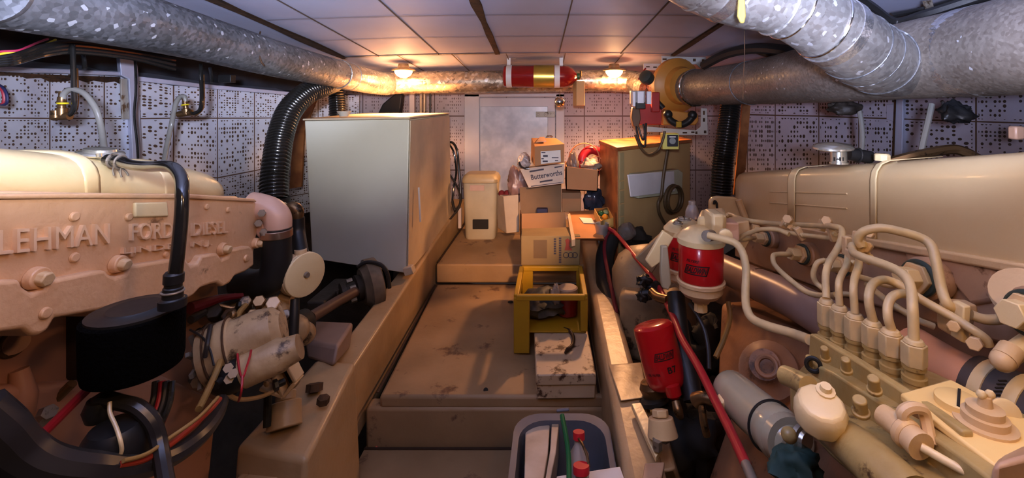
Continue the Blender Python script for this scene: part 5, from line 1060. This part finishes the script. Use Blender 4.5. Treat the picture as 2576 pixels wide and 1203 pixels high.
# nuts on the injection pump
nuts=[(2080,752,870,1.20),(2113,768,885,1.14),(2151,788,905,1.09),(2196,806,922,1.03),(2242,828,945,.97),(2300,852,975,.91)]
b=MB(); b.prism([PX(px,py,.60) for px,py in((2030,908),(2090,935),(2290,1060),(2420,1150),(2600,1290),(2420,1400),(2090,1130),(2010,1010),(2000,940))],(.22,0,0)); PB=b.build('injection_pump',PUMPC,E2,bevel=.005,seg=3)
for i,(x,y0,y1,Y) in enumerate(nuts):
    a=P(x,y1+14,Y); e=P(x-1,y0,Y); h=(e-a).length; u=(e-a).normalized()
    b=MB(); b.lathe(a,u,[(0,.019),(h*.22,.019),(h*.23,.0215),(h*.32,.0215),(h*.33,.017),(h*.45,.017),(h*.46,.0205),(h*.52,.0205)],22); d_=b.build('delivery_valve',PUMPC,PB)
    b=MB(); b.tube([a+u*h*.52,a+u*h*.92],[.0225,.0225],6,0); b.lathe(a+u*h*.92,u,[(0,.019),(h*.08,.014)],16); b.build('union_nut',PIPEC,PB,bevel=.002)
# injector pipes (px,py,depth)
pt('injector_pipe',[(1826,546,2.0),(1837,540,2.0),(1872,553,1.9),(1950,563,1.8),(2045,567,1.62),(2100,571,1.45),(2117,578,1.42),(2117,600,1.38),(2104,630,1.34),(2085,662,1.28),(2077,695,1.24),(2079,752,1.20)],.0095)
pt('injector_pipe',[(2075,655,1.4),(2056,662,1.4),(2046,688,1.4),(2052,710,1.4),(2072,728,1.38)],.008)
pt('injector_pipe',[i2,(1985,640,1.62),(1958,640,1.58),(1945,645,1.56),(1950,668,1.52),(1985,702,1.45),(2030,735,1.38),(2075,745,1.3),(2105,742,1.22)],.0085)
pt('injector_pipe',[i1,(1885,600,1.85),(1862,602,1.82),(1872,592,1.8),(1912,578,1.75),(1955,578,1.7),(1985,590,1.66)],.0085)
pt('injector_pipe',[(2112,768,1.14),(2110,715,1.15),(2118,690,1.18),(2130,668,1.22),(2134,640,1.26)],.0085)
pt('injector_pipe',[(2151,788,1.09),(2147,735,1.1),(2150,700,1.12),(2160,668,1.15),(2160,640,1.2)],.0088)
pt('injector_pipe',[(2196,806,1.03),(2187,770,1.03),(2186,740,1.04),(2196,715,1.06),(2220,704,1.08),(2248,710,1.08),(2280,728,1.06),(2320,755,1.03),(2400,800,.98),(2450,832,.95),(2478,852,.94),(2486,868,.94)],.0095)
pt('injector_pipe',[(2242,828,.97),(2234,800,.97),(2234,768,.98),(2246,746,.99),(2272,739,1.0),(2300,748,1.02)],.0092)
pt('injector_pipe',[(2299,858,.91),(2296,780,.92),(2290,720,.95),(2268,688,.98),(2230,668,1.02),(2165,645,1.1),(2146,634,1.14),(2144,618,1.18)],.0098)
pt('injector_pipe',[(2166,618,1.15),(2158,602,1.15),(2172,583,1.14),(2212,574,1.12),(2262,582,1.1),(2320,600,1.08),(2344,622,1.06),(2356,665,1.04),(2368,725,1.02),(2380,760,1.0),(2396,776,1.0)],.0105)
pt('injector_pipe',[(2444,793,.98),(2480,804,.97),(2520,802,.96),(2543,790,.96)],.0105)
pt('injector_pipe',[(2165,698,1.25),(2200,708,1.2),(2240,718,1.15),(2262,712,1.12)],.008)
pt('injector_pipe',[(2180,715,1.25),(2230,755,1.18),(2300,800,1.12),(2350,822,1.1)],.008)
pt('return_pipe',[(1950,578,1.75),(2010,590,1.66),(2060,596,1.58),(2110,604,1.5),(2140,615,1.45)],.008)
pt('fuel_feed_pipe',[(1782,592,1.62),(1820,602,1.58),(1850,612,1.55),(1868,636,1.52),(1877,680,1.48),(1875,735,1.44),(1878,775,1.40),(1893,802,1.36),(1930,820,1.3),(1990,838,1.22),(2036,855,1.14)],.0125,n=14)
pt('thin_pipe',[(2070,745,1.35),(2130,740,1.3),(2150,750,1.28)],.007)
# clamps and banjo fittings
def fit(px,py,Y,w,h,d_,rot,m=CREAM,name='pipe_clamp'):
    p=P(px,py,Y); b=MB(); b.box(p,(w,d_,h),R=Matrix.Rotation(rot,3,'Y')); o=b.build(name,m,E2,bevel=.003)
    b=MB(); b.hexnut(p+V(0,-d_/2,0),p+V(0,-d_/2-.012,0),w*.38); b.build('clamp_bolt',CREAM2,o,bevel=.001)
fit(1974,562,1.76,.022,.04,.02,.5); fit(1996,572,1.72,.03,.035,.02,.7); fit(2012,588,1.66,.022,.05,.02,-.5); fit(2068,567,1.58,.02,.04,.02,.2); fit(2092,585,1.5,.02,.06,.02,-.3)
fit(2130,618,1.26,.018,.05,.02,0); fit(2160,608,1.18,.022,.05,.025,.1); fit(2138,655,1.24,.016,.06,.02,0); fit(2178,640,1.2,.018,.05,.02,-.4); fit(1900,575,1.85,.03,.03,.02,.2)
for px,py,Y,r in((1985,553,1.72,.017),(2083,557,1.55,.016),(2180,625,1.2,.013),(2188,620,1.2,.01),(2190,590,1.25,.012)):
    b=MB(); b.hexnut(P(px,py,Y),P(px-5,py-2,Y-.03),r); b.build('banjo_bolt',CREAM,E2,bevel=.002)
b=MB(); b.prism([P(x,y,1.0) for x,y in((2392,770),(2398,764),(2458,768),(2464,790),(2455,800),(2440,868),(2385,840),(2384,800))],(0,.03,0)); cb=b.build('clamp_block',CREAM,E2,bevel=.004)
b=MB(); b.prism([P(x,y,.97) for x,y in((2425,772),(2444,770),(2438,868),(2420,862))],(0,.03,0)); b.build('clamp_strap',CREAM2,cb,bevel=.003)
b=MB(); b.hexnut(P(2455,862,.95),P(2450,866,.92),.014); b.hexnut(P(2400,820,.97),P(2398,822,.95),.012); b.build('clamp_bolt',CREAM,cb,bevel=.002)
# painted pipe and hoses
pt('water_pipe',[(1812,672,2.25),(1900,712,1.95),(1990,752,1.7),(2085,806,1.48),(2160,850,1.35)],.066,MAUVE,n=24)
b=MB(); d_=(P(1990,752,1.7)-P(1900,712,1.95)).normalized(); b.lathe(P(1912,717,1.92),d_,[(0,.066),(.001,.068),(.01,.068),(.011,.066)],28); b.build('pipe_bead',RUST,E2)
SAL=mat('salmon painted pipe',(.66,.36,.22),.35,c2=(.55,.28,.16),stain=(.12,.07,.05),samt=.36,ssc=14)
hp_=pt('coolant_pipe',[(2290,880,1.12),(2360,925,1.05),(2430,965,.98),(2520,1010,.92),(2640,1060,.86)],.058,SAL,n=26)
b=MB(); d_=(P(2520,1010,.92)-P(2430,965,.98)).normalized(); b.lathe(P(2455,975,.965),d_,[(0,.058),(.002,.067),(.14,.067),(.16,.067)],30); hz=b.build('coolant_hose',mat('scuffed dark hose',(.09,.07,.06),.5,c2=(.04,.03,.03)),E2)
for s in(.02,.075):
    b=MB(); b.lathe(P(2455,975,.965)+d_*s,d_,[(0,.067),(.001,.0695),(.022,.0695),(.023,.067)],32); cl=b.build('hose_clamp',CREAM2,hz)
b=MB()
for i in range(5):
    y=958+i*9; b.fbox(2514-i*4,y,2534-i*4,y+3,.865,.003)
b.build('clamp_slots',DARK,hz)
b=MB(); b.cyl(P(2526,905,.86),P(2545,880,.87),.02,n=16); b.ball(P(2522,908,.86),.02,12); b.build('clamp_screw',CREAM,hz)
pt('small_pipe',[(2540,895,.88),(2580,868,.88),(2640,830,.88)],.018,CREAM2,n=14)
# ---- injection pump ----
def prismX(pts,x,dx,m,name,parent=PB,bevel=.005):
    b=MB(); b.prism([PX(px,py,x) for px,py in pts],(dx,0,0)); return b.build(name,m,parent,bevel=bevel,seg=3)
prismX([(2032,905),(2036,838),(2150,905),(2272,985),(2345,1032),(2420,1085),(2420,1200),(2290,1110),(2150,1005)],.63,.02,PUMPC,'pump_rail')
b=MB(); b.hexa([P(2050,930,1.14),P(2345,1130,.80),P(2440,1100,.90),P(2110,900,1.30),P(2048,868,1.14),P(2330,1018,.80),P(2420,1000,.90),P(2110,860,1.30)]); b.build('pump_top',PUMPC,PB,bevel=.004)
prismX([(2000,985),(2040,1000),(2200,1110),(2330,1230),(2260,1300),(2090,1150),(2010,1060)],.55,.1,PUMPC,'pump_lower_rail')
b=MB(); b.tube([P(2090,1080,.88),P(2180,1150,.76),P(2290,1260,.68)],[.032,.036,.04],22,4); b.build('camshaft_housing',PUMPC,PB)
for x,y,r,Y in((2038,925,.012,1.06),(2077,905,.013,.98),(2130,935,.014,.92),(2200,985,.016,.84),(2166,1040,.018,.80)):
    b=MB(); r*=.62; b.lathe(P(x,y,Y),V(-.25,-.25,1),[(0,r*1.3),(.006,r*1.3),(.007,r),(.03,r),(.032,r*.8)],16); b.build('vent_screw',PUMPC,PB,bevel=.001)
b=MB(); b.ring(P(2046,918,1.04),V(-.6,-1,.2),.014,.005); b.build('black_plug',RUBBER,PB)
for q_ in((P(2110,1078,.82),.02),(P(1985,1095,.9),.015)): MB().ball(q_[0],q_[1],14).build('dome_bolt',PUMPC,PB)
# lift pump
b=MB(); b.hexa([P(1985,1040,.95),P(2050,1085,.88),P(2110,1060,.92),P(2040,1010,1.02),P(1982,955,.95),P(2040,985,.88),P(2100,975,.92),P(2035,930,1.02)]); lp=b.build('lift_pump',PUMPC,PB,bevel=.012)
b=MB(); b.lathe(P(2060,1060,.83),V(-.1,-.35,1),[(0,.036),(.005,.042),(.035,.043),(.048,.036),(.052,.028)],12); b.build('lift_pump_cap',CREAM2,lp,bevel=.003)
b=MB(); b.lathe(P(2076,992,.83),V(-.1,-.3,1),[(0,.016),(.01,.016),(.011,.01),(.02,.009)],12); b.build('cap_screw',CREAM2,lp)
b=MB(); b.tube([P(1975,945,.98),P(2000,955,.95),P(2035,975,.9)],.02,14,3); b.build('lift_pump_inlet',PUMPC,lp)
# governor
G=lambda x,y,z=-.52: PZ(x,y,z)
top=[G(2268,990),G(2392,955),G(2640,1085),G(2520,1180)]
b=MB(); b.hexa([p+V(0,0,-.2) for p in(top[0],top[3],top[2],top[1])]+[p+V(0,0,-.008) for p in(top[0],top[3],top[2],top[1])]); gv=b.build('governor_housing',mat('rusty brown casting',(.22,.11,.035),.5,c2=(.12,.05,.015),sc=10),PB,bevel=.004)
b=MB(); ce=sum(top,V(0,0,0))/4; tt=[ce+(p-ce)*1.03 for p in top]; b.hexa([p+V(0,0,-.014) for p in(tt[0],tt[3],tt[2],tt[1])]+[p for p in(tt[0],tt[3],tt[2],tt[1])]); b.build('governor_cover',mat('bright cream cover plate',(.85,.63,.27),.4,c2=(.72,.5,.2)),PB,bevel=.004)
CRB=MATS['bright cream cover plate']
c=G(2412,1022); b=MB(); b.lathe(c,V(0,0,1),[(0,.033),(.012,.033),(.014,.030)],30); pl=b.build('slotted_plug',CRB,PB)
b=MB(); b.box(c+V(0,0,.0145),(.004,.06,.003),rz=-.75); b.build('screw_slot',DARK,pl)
c=G(2478,1068); b=MB(); b.lathe(c,V(0,0,1),[(0,.040),(.004,.040),(.005,.030),(.016,.030),(.017,.024),(.028,.024),(.03,.010),(.045,.008)],28); fc=b.build('filler_cap',CREAM,PB)
b=MB(); b.ball(c+V(-.006,0,.048),.007,10); b.ball(c+V(.008,0,.048),.007,10); b.build('cap_screw',CREAM2,fc)
b=MB(); b.lathe(P(2524,1036,.76),V(-.35,-1,.35),[(0,.008),(.002,.021),(.008,.021),(.010,.017)],24); b.build('thumb_knob',CREAM2,fc)
# throttle lever
b=MB(); b.tube([P(2222,1045,.78),P(2262,1075,.75),P(2318,1125,.71)],[.018,.019,.022],20,3); lv=b.build('throttle_housing',CREAM,PB)
b=MB(); b.lathe(P(2268,1080,.745),(P(2318,1125,.71)-P(2262,1075,.75)),[(0,.02),(.004,.024),(.012,.024),(.016,.021)],22); b.build('housing_collar',CREAM,lv)
b=MB(); b.tube([P(2318,1125,.71),P(2400,1172,.68),P(2520,1235,.64)],.0065,12,3); b.build('throttle_rod',CREAM2,PB)
b=MB(); b.tube([P(2276,1062,.74),P(2270,1040,.74),P(2290,1026,.74),P(2320,1030,.74),P(2328,1052,.74),P(2336,1090,.73),P(2342,1120,.72)],.009,8,4); b.build('lever_bracket',CREAM,PB)
b=MB(); b.hexa([P(2490,1260,.60),P(2620,1260,.60),P(2620,1200,.75),P(2500,1190,.75),P(2496,1165,.60),P(2640,1130,.60),P(2620,1095,.75),P(2520,1140,.75)]); b.build('end_housing',HEAD,PB,bevel=.01)
# ---- fuel filters ----
cA=P(1763,700,1.75); cB=P(1722,668,1.95)
HC=mat('cream filter head casting',(.72,.58,.33),.35,c2=(.58,.42,.2),sc=8,stain=(.18,.09,.03),samt=.34,ssc=20)
zc=cA.z+.137
def zo(c,r,n=16,a0=0,a1=360): return [V(c.x+r*math.cos(math.radians(a0+(a1-a0)*i/n)),c.y+r*math.sin(math.radians(a0+(a1-a0)*i/n)),0) for i in range(n)]
b=MB(); loft(b,[[V(p.x,p.y,zc) for p in zo(cA,.088,28)],[V(p.x,p.y,zc+.02) for p in zo(cA,.09,28)],[V(p.x,p.y,zc+.045) for p in zo(cA,.065,28)],[V(p.x,p.y,zc+.06) for p in zo(cA,.035,28)]]); FF=b.build('fuel_filter',HC,E2)
for c,r,nm in((cA,.083,1),(cB,.08,2)):
    h=.135
    b=MB(); b.lathe(c,V(0,0,1),[(0,r*.98),(.004,r),(h-.004,r),(h,r*.98)],40); cn=b.build('filter_canister',REDC,FF)
    b=MB(); b.lathe(c+V(0,0,-.001),V(0,0,-1),[(0,r*1.04),(.004,r*1.08),(.016,r*1.07),(.02,r*.98),(.045,r*.97),(.062,r*.8),(.078,r*.45),(.088,r*.38)],36); b.build('filter_bowl',CREAM,FF)
    b=MB(); b.lathe(c+V(0,0,-.085),V(0,0,-1),[(0,r*.4),(.006,r*.4),(.007,r*.3),(.04,r*.32)],8); b.build('drain_plug',CREAM2,FF,bevel=.002)
    ref=-Vector((c.x,c.y,0)).normalized()
    cyltext('BALDWIN',c,V(0,0,1),ref,r,-.20,.055,.074,.023,PRINT,cn,slant=.12,frame_=True,bold=.035)
    cyltext('FILTERS',c,V(0,0,1),ref,r,-.36,.088,.045,.010,PRINT,cn,slant=.1)
zc2=cB.z+.137
b=MB(); loft(b,[[V(p.x,p.y,zc2) for p in zo(cB,.086,28)],[V(p.x,p.y,zc2+.02) for p in zo(cB,.088,28)],[V(p.x,p.y,zc2+.045) for p in zo(cB,.065,28)],[V(p.x,p.y,zc2+.06) for p in zo(cB,.035,28)]]); b.build('filter_head',HC,FF)
b=MB(); b.hexa([P(1752,592,1.78),P(1826,592,1.72),P(1828,570,1.95),P(1765,570,2.0),P(1754,545,1.78),P(1828,540,1.72),P(1822,522,1.95),P(1762,528,2.0)]); b.build('head_block',HC,FF,bevel=.012)
b=MB(); b.fbox(1792,540,1824,600,1.68,.1); b.build('head_neck',HC,FF,bevel=.01)
b=MB(); b.lathe(P(1822,592,1.62),V(-.1,-1,.1),[(0,.022),(.01,.026),(.02,.024),(.024,.015)],20); b.build('banjo_cap',CREAM2,FF)
b=MB(); b.cyl(P(1778,594,1.62),P(1790,592,1.66),.02,n=14); b.build('pipe_union',STEEL,FF)
for x,y in((1716,546),(1726,546),(1768,562),(1705,556)):
    b=MB(); b.hexnut(P(x,y+8,1.85),P(x,y,1.85),.016); b.ring(P(x,y+6,1.85),V(0,0,1),.018,.004,16,6); b.build('head_bolt',STEEL,FF,bevel=.002)
b=MB(); b.prism([P(x,y,1.8) for x,y in((1668,580),(1696,598),(1660,662),(1640,676),(1624,656))],(0,.02,0)); b.build('filter_side_piece',HC,FF,bevel=.005)
b=MB(); b.prism([P(x,y,1.78) for x,y in((1664,620),(1680,620),(1690,715),(1682,732),(1666,725),(1662,690))],(0,.03,0)); b.build('bracket_strip',mat('grey cream strip',(.42,.37,.26),.4),FF,bevel=.005)
b=MB(); b.prism([P(x,y,1.74) for x,y in((1820,560),(1860,562),(1862,605),(1850,622),(1822,610))],(0,.08,0)); b.build('pink_casting',PINKP,FF,bevel=.006)
b=MB(); b.prism([P(x,y,1.84) for x,y in((1850,560),(1885,555),(1890,600),(1870,640),(1852,620))],(0,.08,0)); b.build('cream_casting',CREAM,FF,bevel=.006)
t=thing('clear_bottle','small clear plastic bottle standing behind the red fuel filters','bottle')
b=MB(); b.lathe(P(1741,548,2.1),V(0,0,1),[(0,.032),(.03,.03),(.055,.02),(.06,.016),(.075,.016),(.078,.014)],20); b.build('bottle_body',mat('milky clear plastic',(.5,.46,.45),.25,trans=.4),t)
# ---- oil filter ----
a=P(1682,975,1.72); e=P(1640,812,1.78); ax=(e-a).normalized(); H_=(e-a).length
b=MB(); b.lathe(a,ax,[(0,.05),(.006,.062),(.02,.074),(.04,.077),(H_-.03,.078),(H_-.012,.076),(H_-.004,.068),(H_,.05)],40); of=b.build('oil_filter',REDC,E2)
ref=-Vector((a.x,a.y,a.z)).normalized()
cyltext('BALDWIN',a,ax,ref,.0775,.18,H_*.55,.065,.018,PRINT,of,slant=.12,frame_=True)
cyltext('B7',a,ax,ref,.0775,.38,H_*.34,.034,.022,PRINT,of)
cyltext('OIL FILTER',a,ax,ref,.0775,-.55,H_*.3,.05,.008,PRINT,of)
b=MB(); b.lathe(P(1698,1002,1.66),ax,[(0,.018),(.01,.028),(.045,.03),(.05,.022)],20); b.build('filter_drain_cup',REDC,of)
b=MB(); b.lathe(P(1648,1018,1.74),ax,[(0,.045),(.008,.055),(.02,.055),(.026,.045)],28); b.build('filter_base_ring',RUBBER,of)
b=MB(); b.lathe(P(1654,1000,1.76),ax,[(0,.05),(.04,.06),(.06,.05)],20); b.build('filter_base',BRASS,of)
b=MB(); b.tube([P(1700,1010,1.64),P(1706,1035,1.62),P(1712,1050,1.62)],[.015,.018,.012],12,3); b.build('drain_elbow',BRASS,of)
# oil cooler
a=P(1842,985,1.42); e=P(1990,1118,1.12); ax=(e-a).normalized()
b=MB(); b.tube([a-ax*.02,a,a.lerp(e,.5),e],[.045,.06,.062,.06],30,3); ol=b.build('oil_cooler',mat('grey cream enamel',(.46,.42,.30),.2,c2=(.36,.31,.2),coat=.4),E2)
b=MB(); b.ring(a.lerp(e,.72),ax,.0625,.004,36,8); b.build('clamp_ring',RUBBER,ol)
b=MB(); b.lathe(a.lerp(e,.74),ax,[(0,.06),(.04,.064),(.07,.055),(.09,.03)],28); b.build('cooler_end',MATS['grey cream enamel'],ol)
b=MB(); b.tube([P(1828,1012,1.38),P(1798,1008,1.4),P(1770,1000,1.42),P(1752,1008,1.44)],[.018,.02,.018,.024],14,3); b.build('cooler_union',BRASS,ol)
b=MB(); b.cyl(P(1812,1003,1.36),P(1826,1016,1.36),.02,n=10); b.build('union_nut',CREAM2,ol,bevel=.002)
b=MB(); b.tube([P(1765,1020,1.42),P(1770,1060,1.4),P(1778,1095,1.4)],.012,10,3); b.build('drain_cock',BRASS,ol)
b=MB(); b.lathe(P(2010,1100,1.02),V(.5,-1,.1),[(0,.03),(.01,.03),(.012,.022),(.02,.02)],20); b.build('chrome_plug',CHROMEC,ol)
crumple('green_rag','dark green tuft of rag below the grey cream oil cooler at the bottom','rag',P(2000,1175,.98),(.05,.05,.035),mat('dark teal rag',(.03,.07,.06),.7),41)
# ---- red hoses ----
tub('red_hose','long bright red hose running diagonally in front of the red filters','hose',[(1532,575,3.0),(1552,590,2.9),(1600,648,2.55),(1650,712,2.2),(1690,790,1.85),(1714,850,1.68),(1758,925,1.5),(1800,1010,1.36),(1840,1090,1.22),(1878,1172,1.1)],[.012,.0125,.0125,.013,.0135,.0135,.0135,.0135,.013,.013],REDP,n=12)
b=MB(); b.tube([P(1876,1168,1.09),P(1892,1205,1.05),P(1905,1240,1.02)],.012,12,3); tag(b.build('hose_fitting',STEEL),'steel end fitting of the long bright red hose at the bottom','fitting')
tub('red_hose','thin dark red hose hanging behind the right bearer beside the silver cup','hose',[(1548,578,3.05),(1528,590,3.0),(1520,625,2.9),(1528,680,2.75),(1540,735,2.6),(1552,790,2.45)],.012,mat('dark red rubber hose',(.15,.012,.02),.45))
# ---- gearbox side and dark hoses ----
GB=mat('dirty cream gearbox paint',(.40,.29,.16),.5,c2=(.22,.15,.085),sc=5,amt=.9,stain=(.06,.035,.02),samt=.42,ssc=7,bump=.2)
t=thing('gearbox','dirty cream gearbox housing between the right bearer and the red filters','gearbox')
b=MB(); b.lathe(P(1640,800,2.6),V(-.1,.3,.95),[(0,.2),(.1,.21),(.28,.19),(.36,.14),(.40,.07)],32); b.build('gearbox_housing',GB,t)
b=MB(); b.hexa([P(1560,900,2.4),P(1760,960,2.2),P(1770,860,2.7),P(1580,830,2.8),P(1556,740,2.4),P(1700,740,2.3),P(1720,690,2.7),P(1570,690,2.8)]); b.build('gearbox_base',GB,t,bevel=.03,seg=3)
for x,y,r in((1622,705,.05),(1640,730,.06),(1618,745,.045)):
    crumple('greasy_fitting','',' ',P(x,y,2.15),(r*.75,r*.6,r*.6),RUBBER,int(x),parent=t)
b=MB(); b.tube([P(1640,735,2.05),P(1655,748,2.0),P(1680,755,1.95)],.02,12,3); b.build('gearbox_union',BRASS,t)
tub('black_hose','thick black hose dropping beside the right bearer behind the thin red hose','hose',[(1535,600,3.05),(1522,650,2.95),(1524,710,2.8),(1540,760,2.65),(1556,830,2.5)],.06,RUBBER,n=16)
tub('black_hose','black hose hanging below the red fuel filters','hose',[(1700,738,1.9),(1704,780,1.86),(1712,850,1.8),(1730,930,1.72),(1745,1010,1.65)],.036,RUBBER,n=16)
tub('black_wire','thin black cable hanging from the drain of the nearer red filter','cable',[(1735,765,1.8),(1752,790,1.75),(1772,830,1.7),(1782,880,1.65),(1784,930,1.6)],.008,HOSEB)
tub('dirty_hose','brown dirty hose curving down beneath the fuel filter bowl','hose',[(1832,760,1.9),(1836,800,1.86),(1822,850,1.8),(1800,900,1.75)],.01,YW)
for i,(x,y,Y,sx,sy,sz,m,l) in enumerate(((1600,600,2.9,.1,.08,.07,GRIME,'dark lump beside the glass jar'),(1632,640,2.6,.09,.08,.06,GRIME,'dark lump above the gearbox'),(1700,900,1.95,.16,.14,.16,GRIME,'black mass standing in for shade around fittings behind the oil filter'),(1790,870,1.95,.12,.1,.14,GRIME,'black mass standing in for shade around fittings under the fuel filters'),(1730,1100,1.55,.14,.12,.14,GRIME,'black mass standing in for the bilge darkness under the red hose'))):
    crumple('dark_lump',l,'dark lump',P(x,y,Y*1.12),(sx,sy,sz*.8),DARK,50+i)  # near-black lumps; the lower ones stand in for the bilge darkness
b=MB(); b.prism([P(x,y,2.3) for x,y in((1598,650),(1668,585),(1700,600),(1640,690))],(0,.03,0)); tag(b.build('ribbed_bracket',GB,bevel=.006),'ribbed cream bracket leaning left of the red fuel filters','bracket')
# ---- right mounts ----
t=thing('mounting_block','worn cream mounting block on the right bearer beneath the oil filter','block')
b=MB(); b.hexa([PZ(1560,1010,-1.18),PZ(1632,1000,-1.18),PZ(1614,912,-1.18),PZ(1530,918,-1.18),PZ(1560,1010,-1.15),PZ(1632,1000,-1.15),PZ(1614,912,-1.15),PZ(1530,918,-1.15)]); b.build('top_plate',BEAR,t,bevel=.006)
b=MB(); b.hexa([PZ(1590,1300,-1.5),PZ(1740,1290,-1.5),PZ(1680,1030,-1.5),PZ(1565,1030,-1.5),PZ(1600,1200,-1.2),PZ(1700,1180,-1.2),PZ(1655,1005,-1.2),PZ(1580,1010,-1.2)]); b.build('block_body',BEAR,t,bevel=.01)
b=MB(); b.cyl(P(1668,1100,1.5),P(1662,1050,1.52),.05,.04,18); b.hexnut(P(1662,1050,1.52),P(1660,1030,1.53),.028); b.build('mount_foot',CREAM,t,bevel=.003)
b=MB(); b.prism([PZ(x,y,-1.13) for x,y in((1588,1015),(1612,1012),(1668,1120),(1650,1150),(1630,1110))],(0,0,-.02)); b.build('pale_chock',CREAM2,t,bevel=.003)
b=MB(); b.prism([PZ(x,y,-1.12) for x,y in((1622,1165),(1672,1162),(1660,1230),(1612,1230))],(0,0,-.02)); b.build('pale_chock',HEAD,t,bevel=.003)
for (x,y) in((1654,1130),(1672,1110)):
    b=MB(); b.hexnut(PZ(x,y,-1.12),PZ(x,y,-1.12)+V(0,0,.03),.016); b.build('mount_nut',STEEL,t)
# ================= LIGHT =================
def area(loc,tgt,size,e,c,name='area_light',sp=None):
    l=bpy.data.lights.new(name,'AREA'); l.energy=e; l.color=c; l.size=size
    o=bpy.data.objects.new(name,l); o.location=loc; o.rotation_euler=(Vector(tgt)-Vector(loc)).to_track_quat('-Z','Y').to_euler(); col.objects.link(o); return o
def point(loc,e,c,r=.05,name='point_light'):
    l=bpy.data.lights.new(name,'POINT'); l.energy=e; l.color=c; l.shadow_soft_size=r
    o=bpy.data.objects.new(name,l); o.location=loc; col.objects.link(o); return o
def spot(loc,tgt,e,c,ang,r=.05,blend=.5,name='spot_light'):
    l=bpy.data.lights.new(name,'SPOT'); l.energy=e; l.color=c; l.spot_size=math.radians(ang); l.spot_blend=blend; l.shadow_soft_size=r
    o=bpy.data.objects.new(name,l); o.location=loc; o.rotation_euler=(Vector(tgt)-Vector(loc)).to_track_quat('-Z','Y').to_euler(); col.objects.link(o); return o
# cold camera-side light, split into added spots: wash deckhead, ducts and panelling
CW=(.62,.70,1.0)
spot((-.2,.0,.12),(-1.75,1.8,1.9),290,CW,98,.04,.35,'camera_fill_spot')
spot((.0,.6,-.55),(.0,2.3,.75),15,CW,110,.04,.5,'camera_fill_spot')  # added low spot aimed upward to cool and brighten the deckhead
spot((.2,.0,.12),(1.0,1.6,1.5),150,CW,84,.04,.5,'camera_fill_spot')
spot((.2,.1,.02),(2.0,3.0,.45),230,CW,44,.04,.9,'camera_fill_spot')  # added to brighten the right wall panelling
spot((.35,.3,.28),(-.52,3.8,-1.15),420,(1,.56,.28),20,.05,.9,'warm_spot')  # added warm fill to brighten the raised platform
spot((-.1,.1,.2),(-1.2,3.0,.0),150,(.94,.95,.92),32,.05,1.0,'camera_fill_spot')  # added fill for the front of the white cabinet
spot((-.3,.3,.28),(-1.35,1.2,-.12),12,(1,.93,.70),22,.04,.9,'camera_fill_spot')  # added cream spot for the highlight on the left valve cover
spot((-.2,.1,.12),(-2.1,2.2,.52),150,(.75,.82,1.0),58,.04,.9,'camera_fill_spot')  # extra fill added to lift the left wall panels
spot((.0,.1,.12),(.15,4.6,-.25),190,(.80,.84,1.0),42,.05,.9,'camera_fill_spot')  # added to brighten door, cartons and back wall
# warm light over the engines, split into spots cut off above
spot((.40,.25,.25),(.2,1.4,-.9),12,(1,.56,.26),150,.05,.35,'warm_spot')
spot((.95,.40,.10),(.9,.9,-.8),3.6,(1,.66,.20),140,.04,.4,'warm_spot')
spot((-.25,.25,.25),(-.7,1.5,-.7),7.5,(1,.56,.27),140,.05,.35,'warm_spot')
for px in(1015,1545):
    c=P(px,178,3.86); spot(c+V(0,-.02,-.12),c+V(0,-.25,-2),(60 if px<1300 else 75),(1,.52,.24),150,.05,.6,'lamp_downlight')
w=bpy.data.worlds.new('world'); bpy.context.scene.world=w; w.use_nodes=True
w.node_tree.nodes['Background'].inputs[0].default_value=(.09,.07,.07,1); w.node_tree.nodes['Background'].inputs[1].default_value=.3
sc=bpy.context.scene; sc.view_settings.view_transform='Standard'; sc.view_settings.look='None'; sc.view_settings.exposure=.35; sc.view_settings.gamma=.86
finalize()
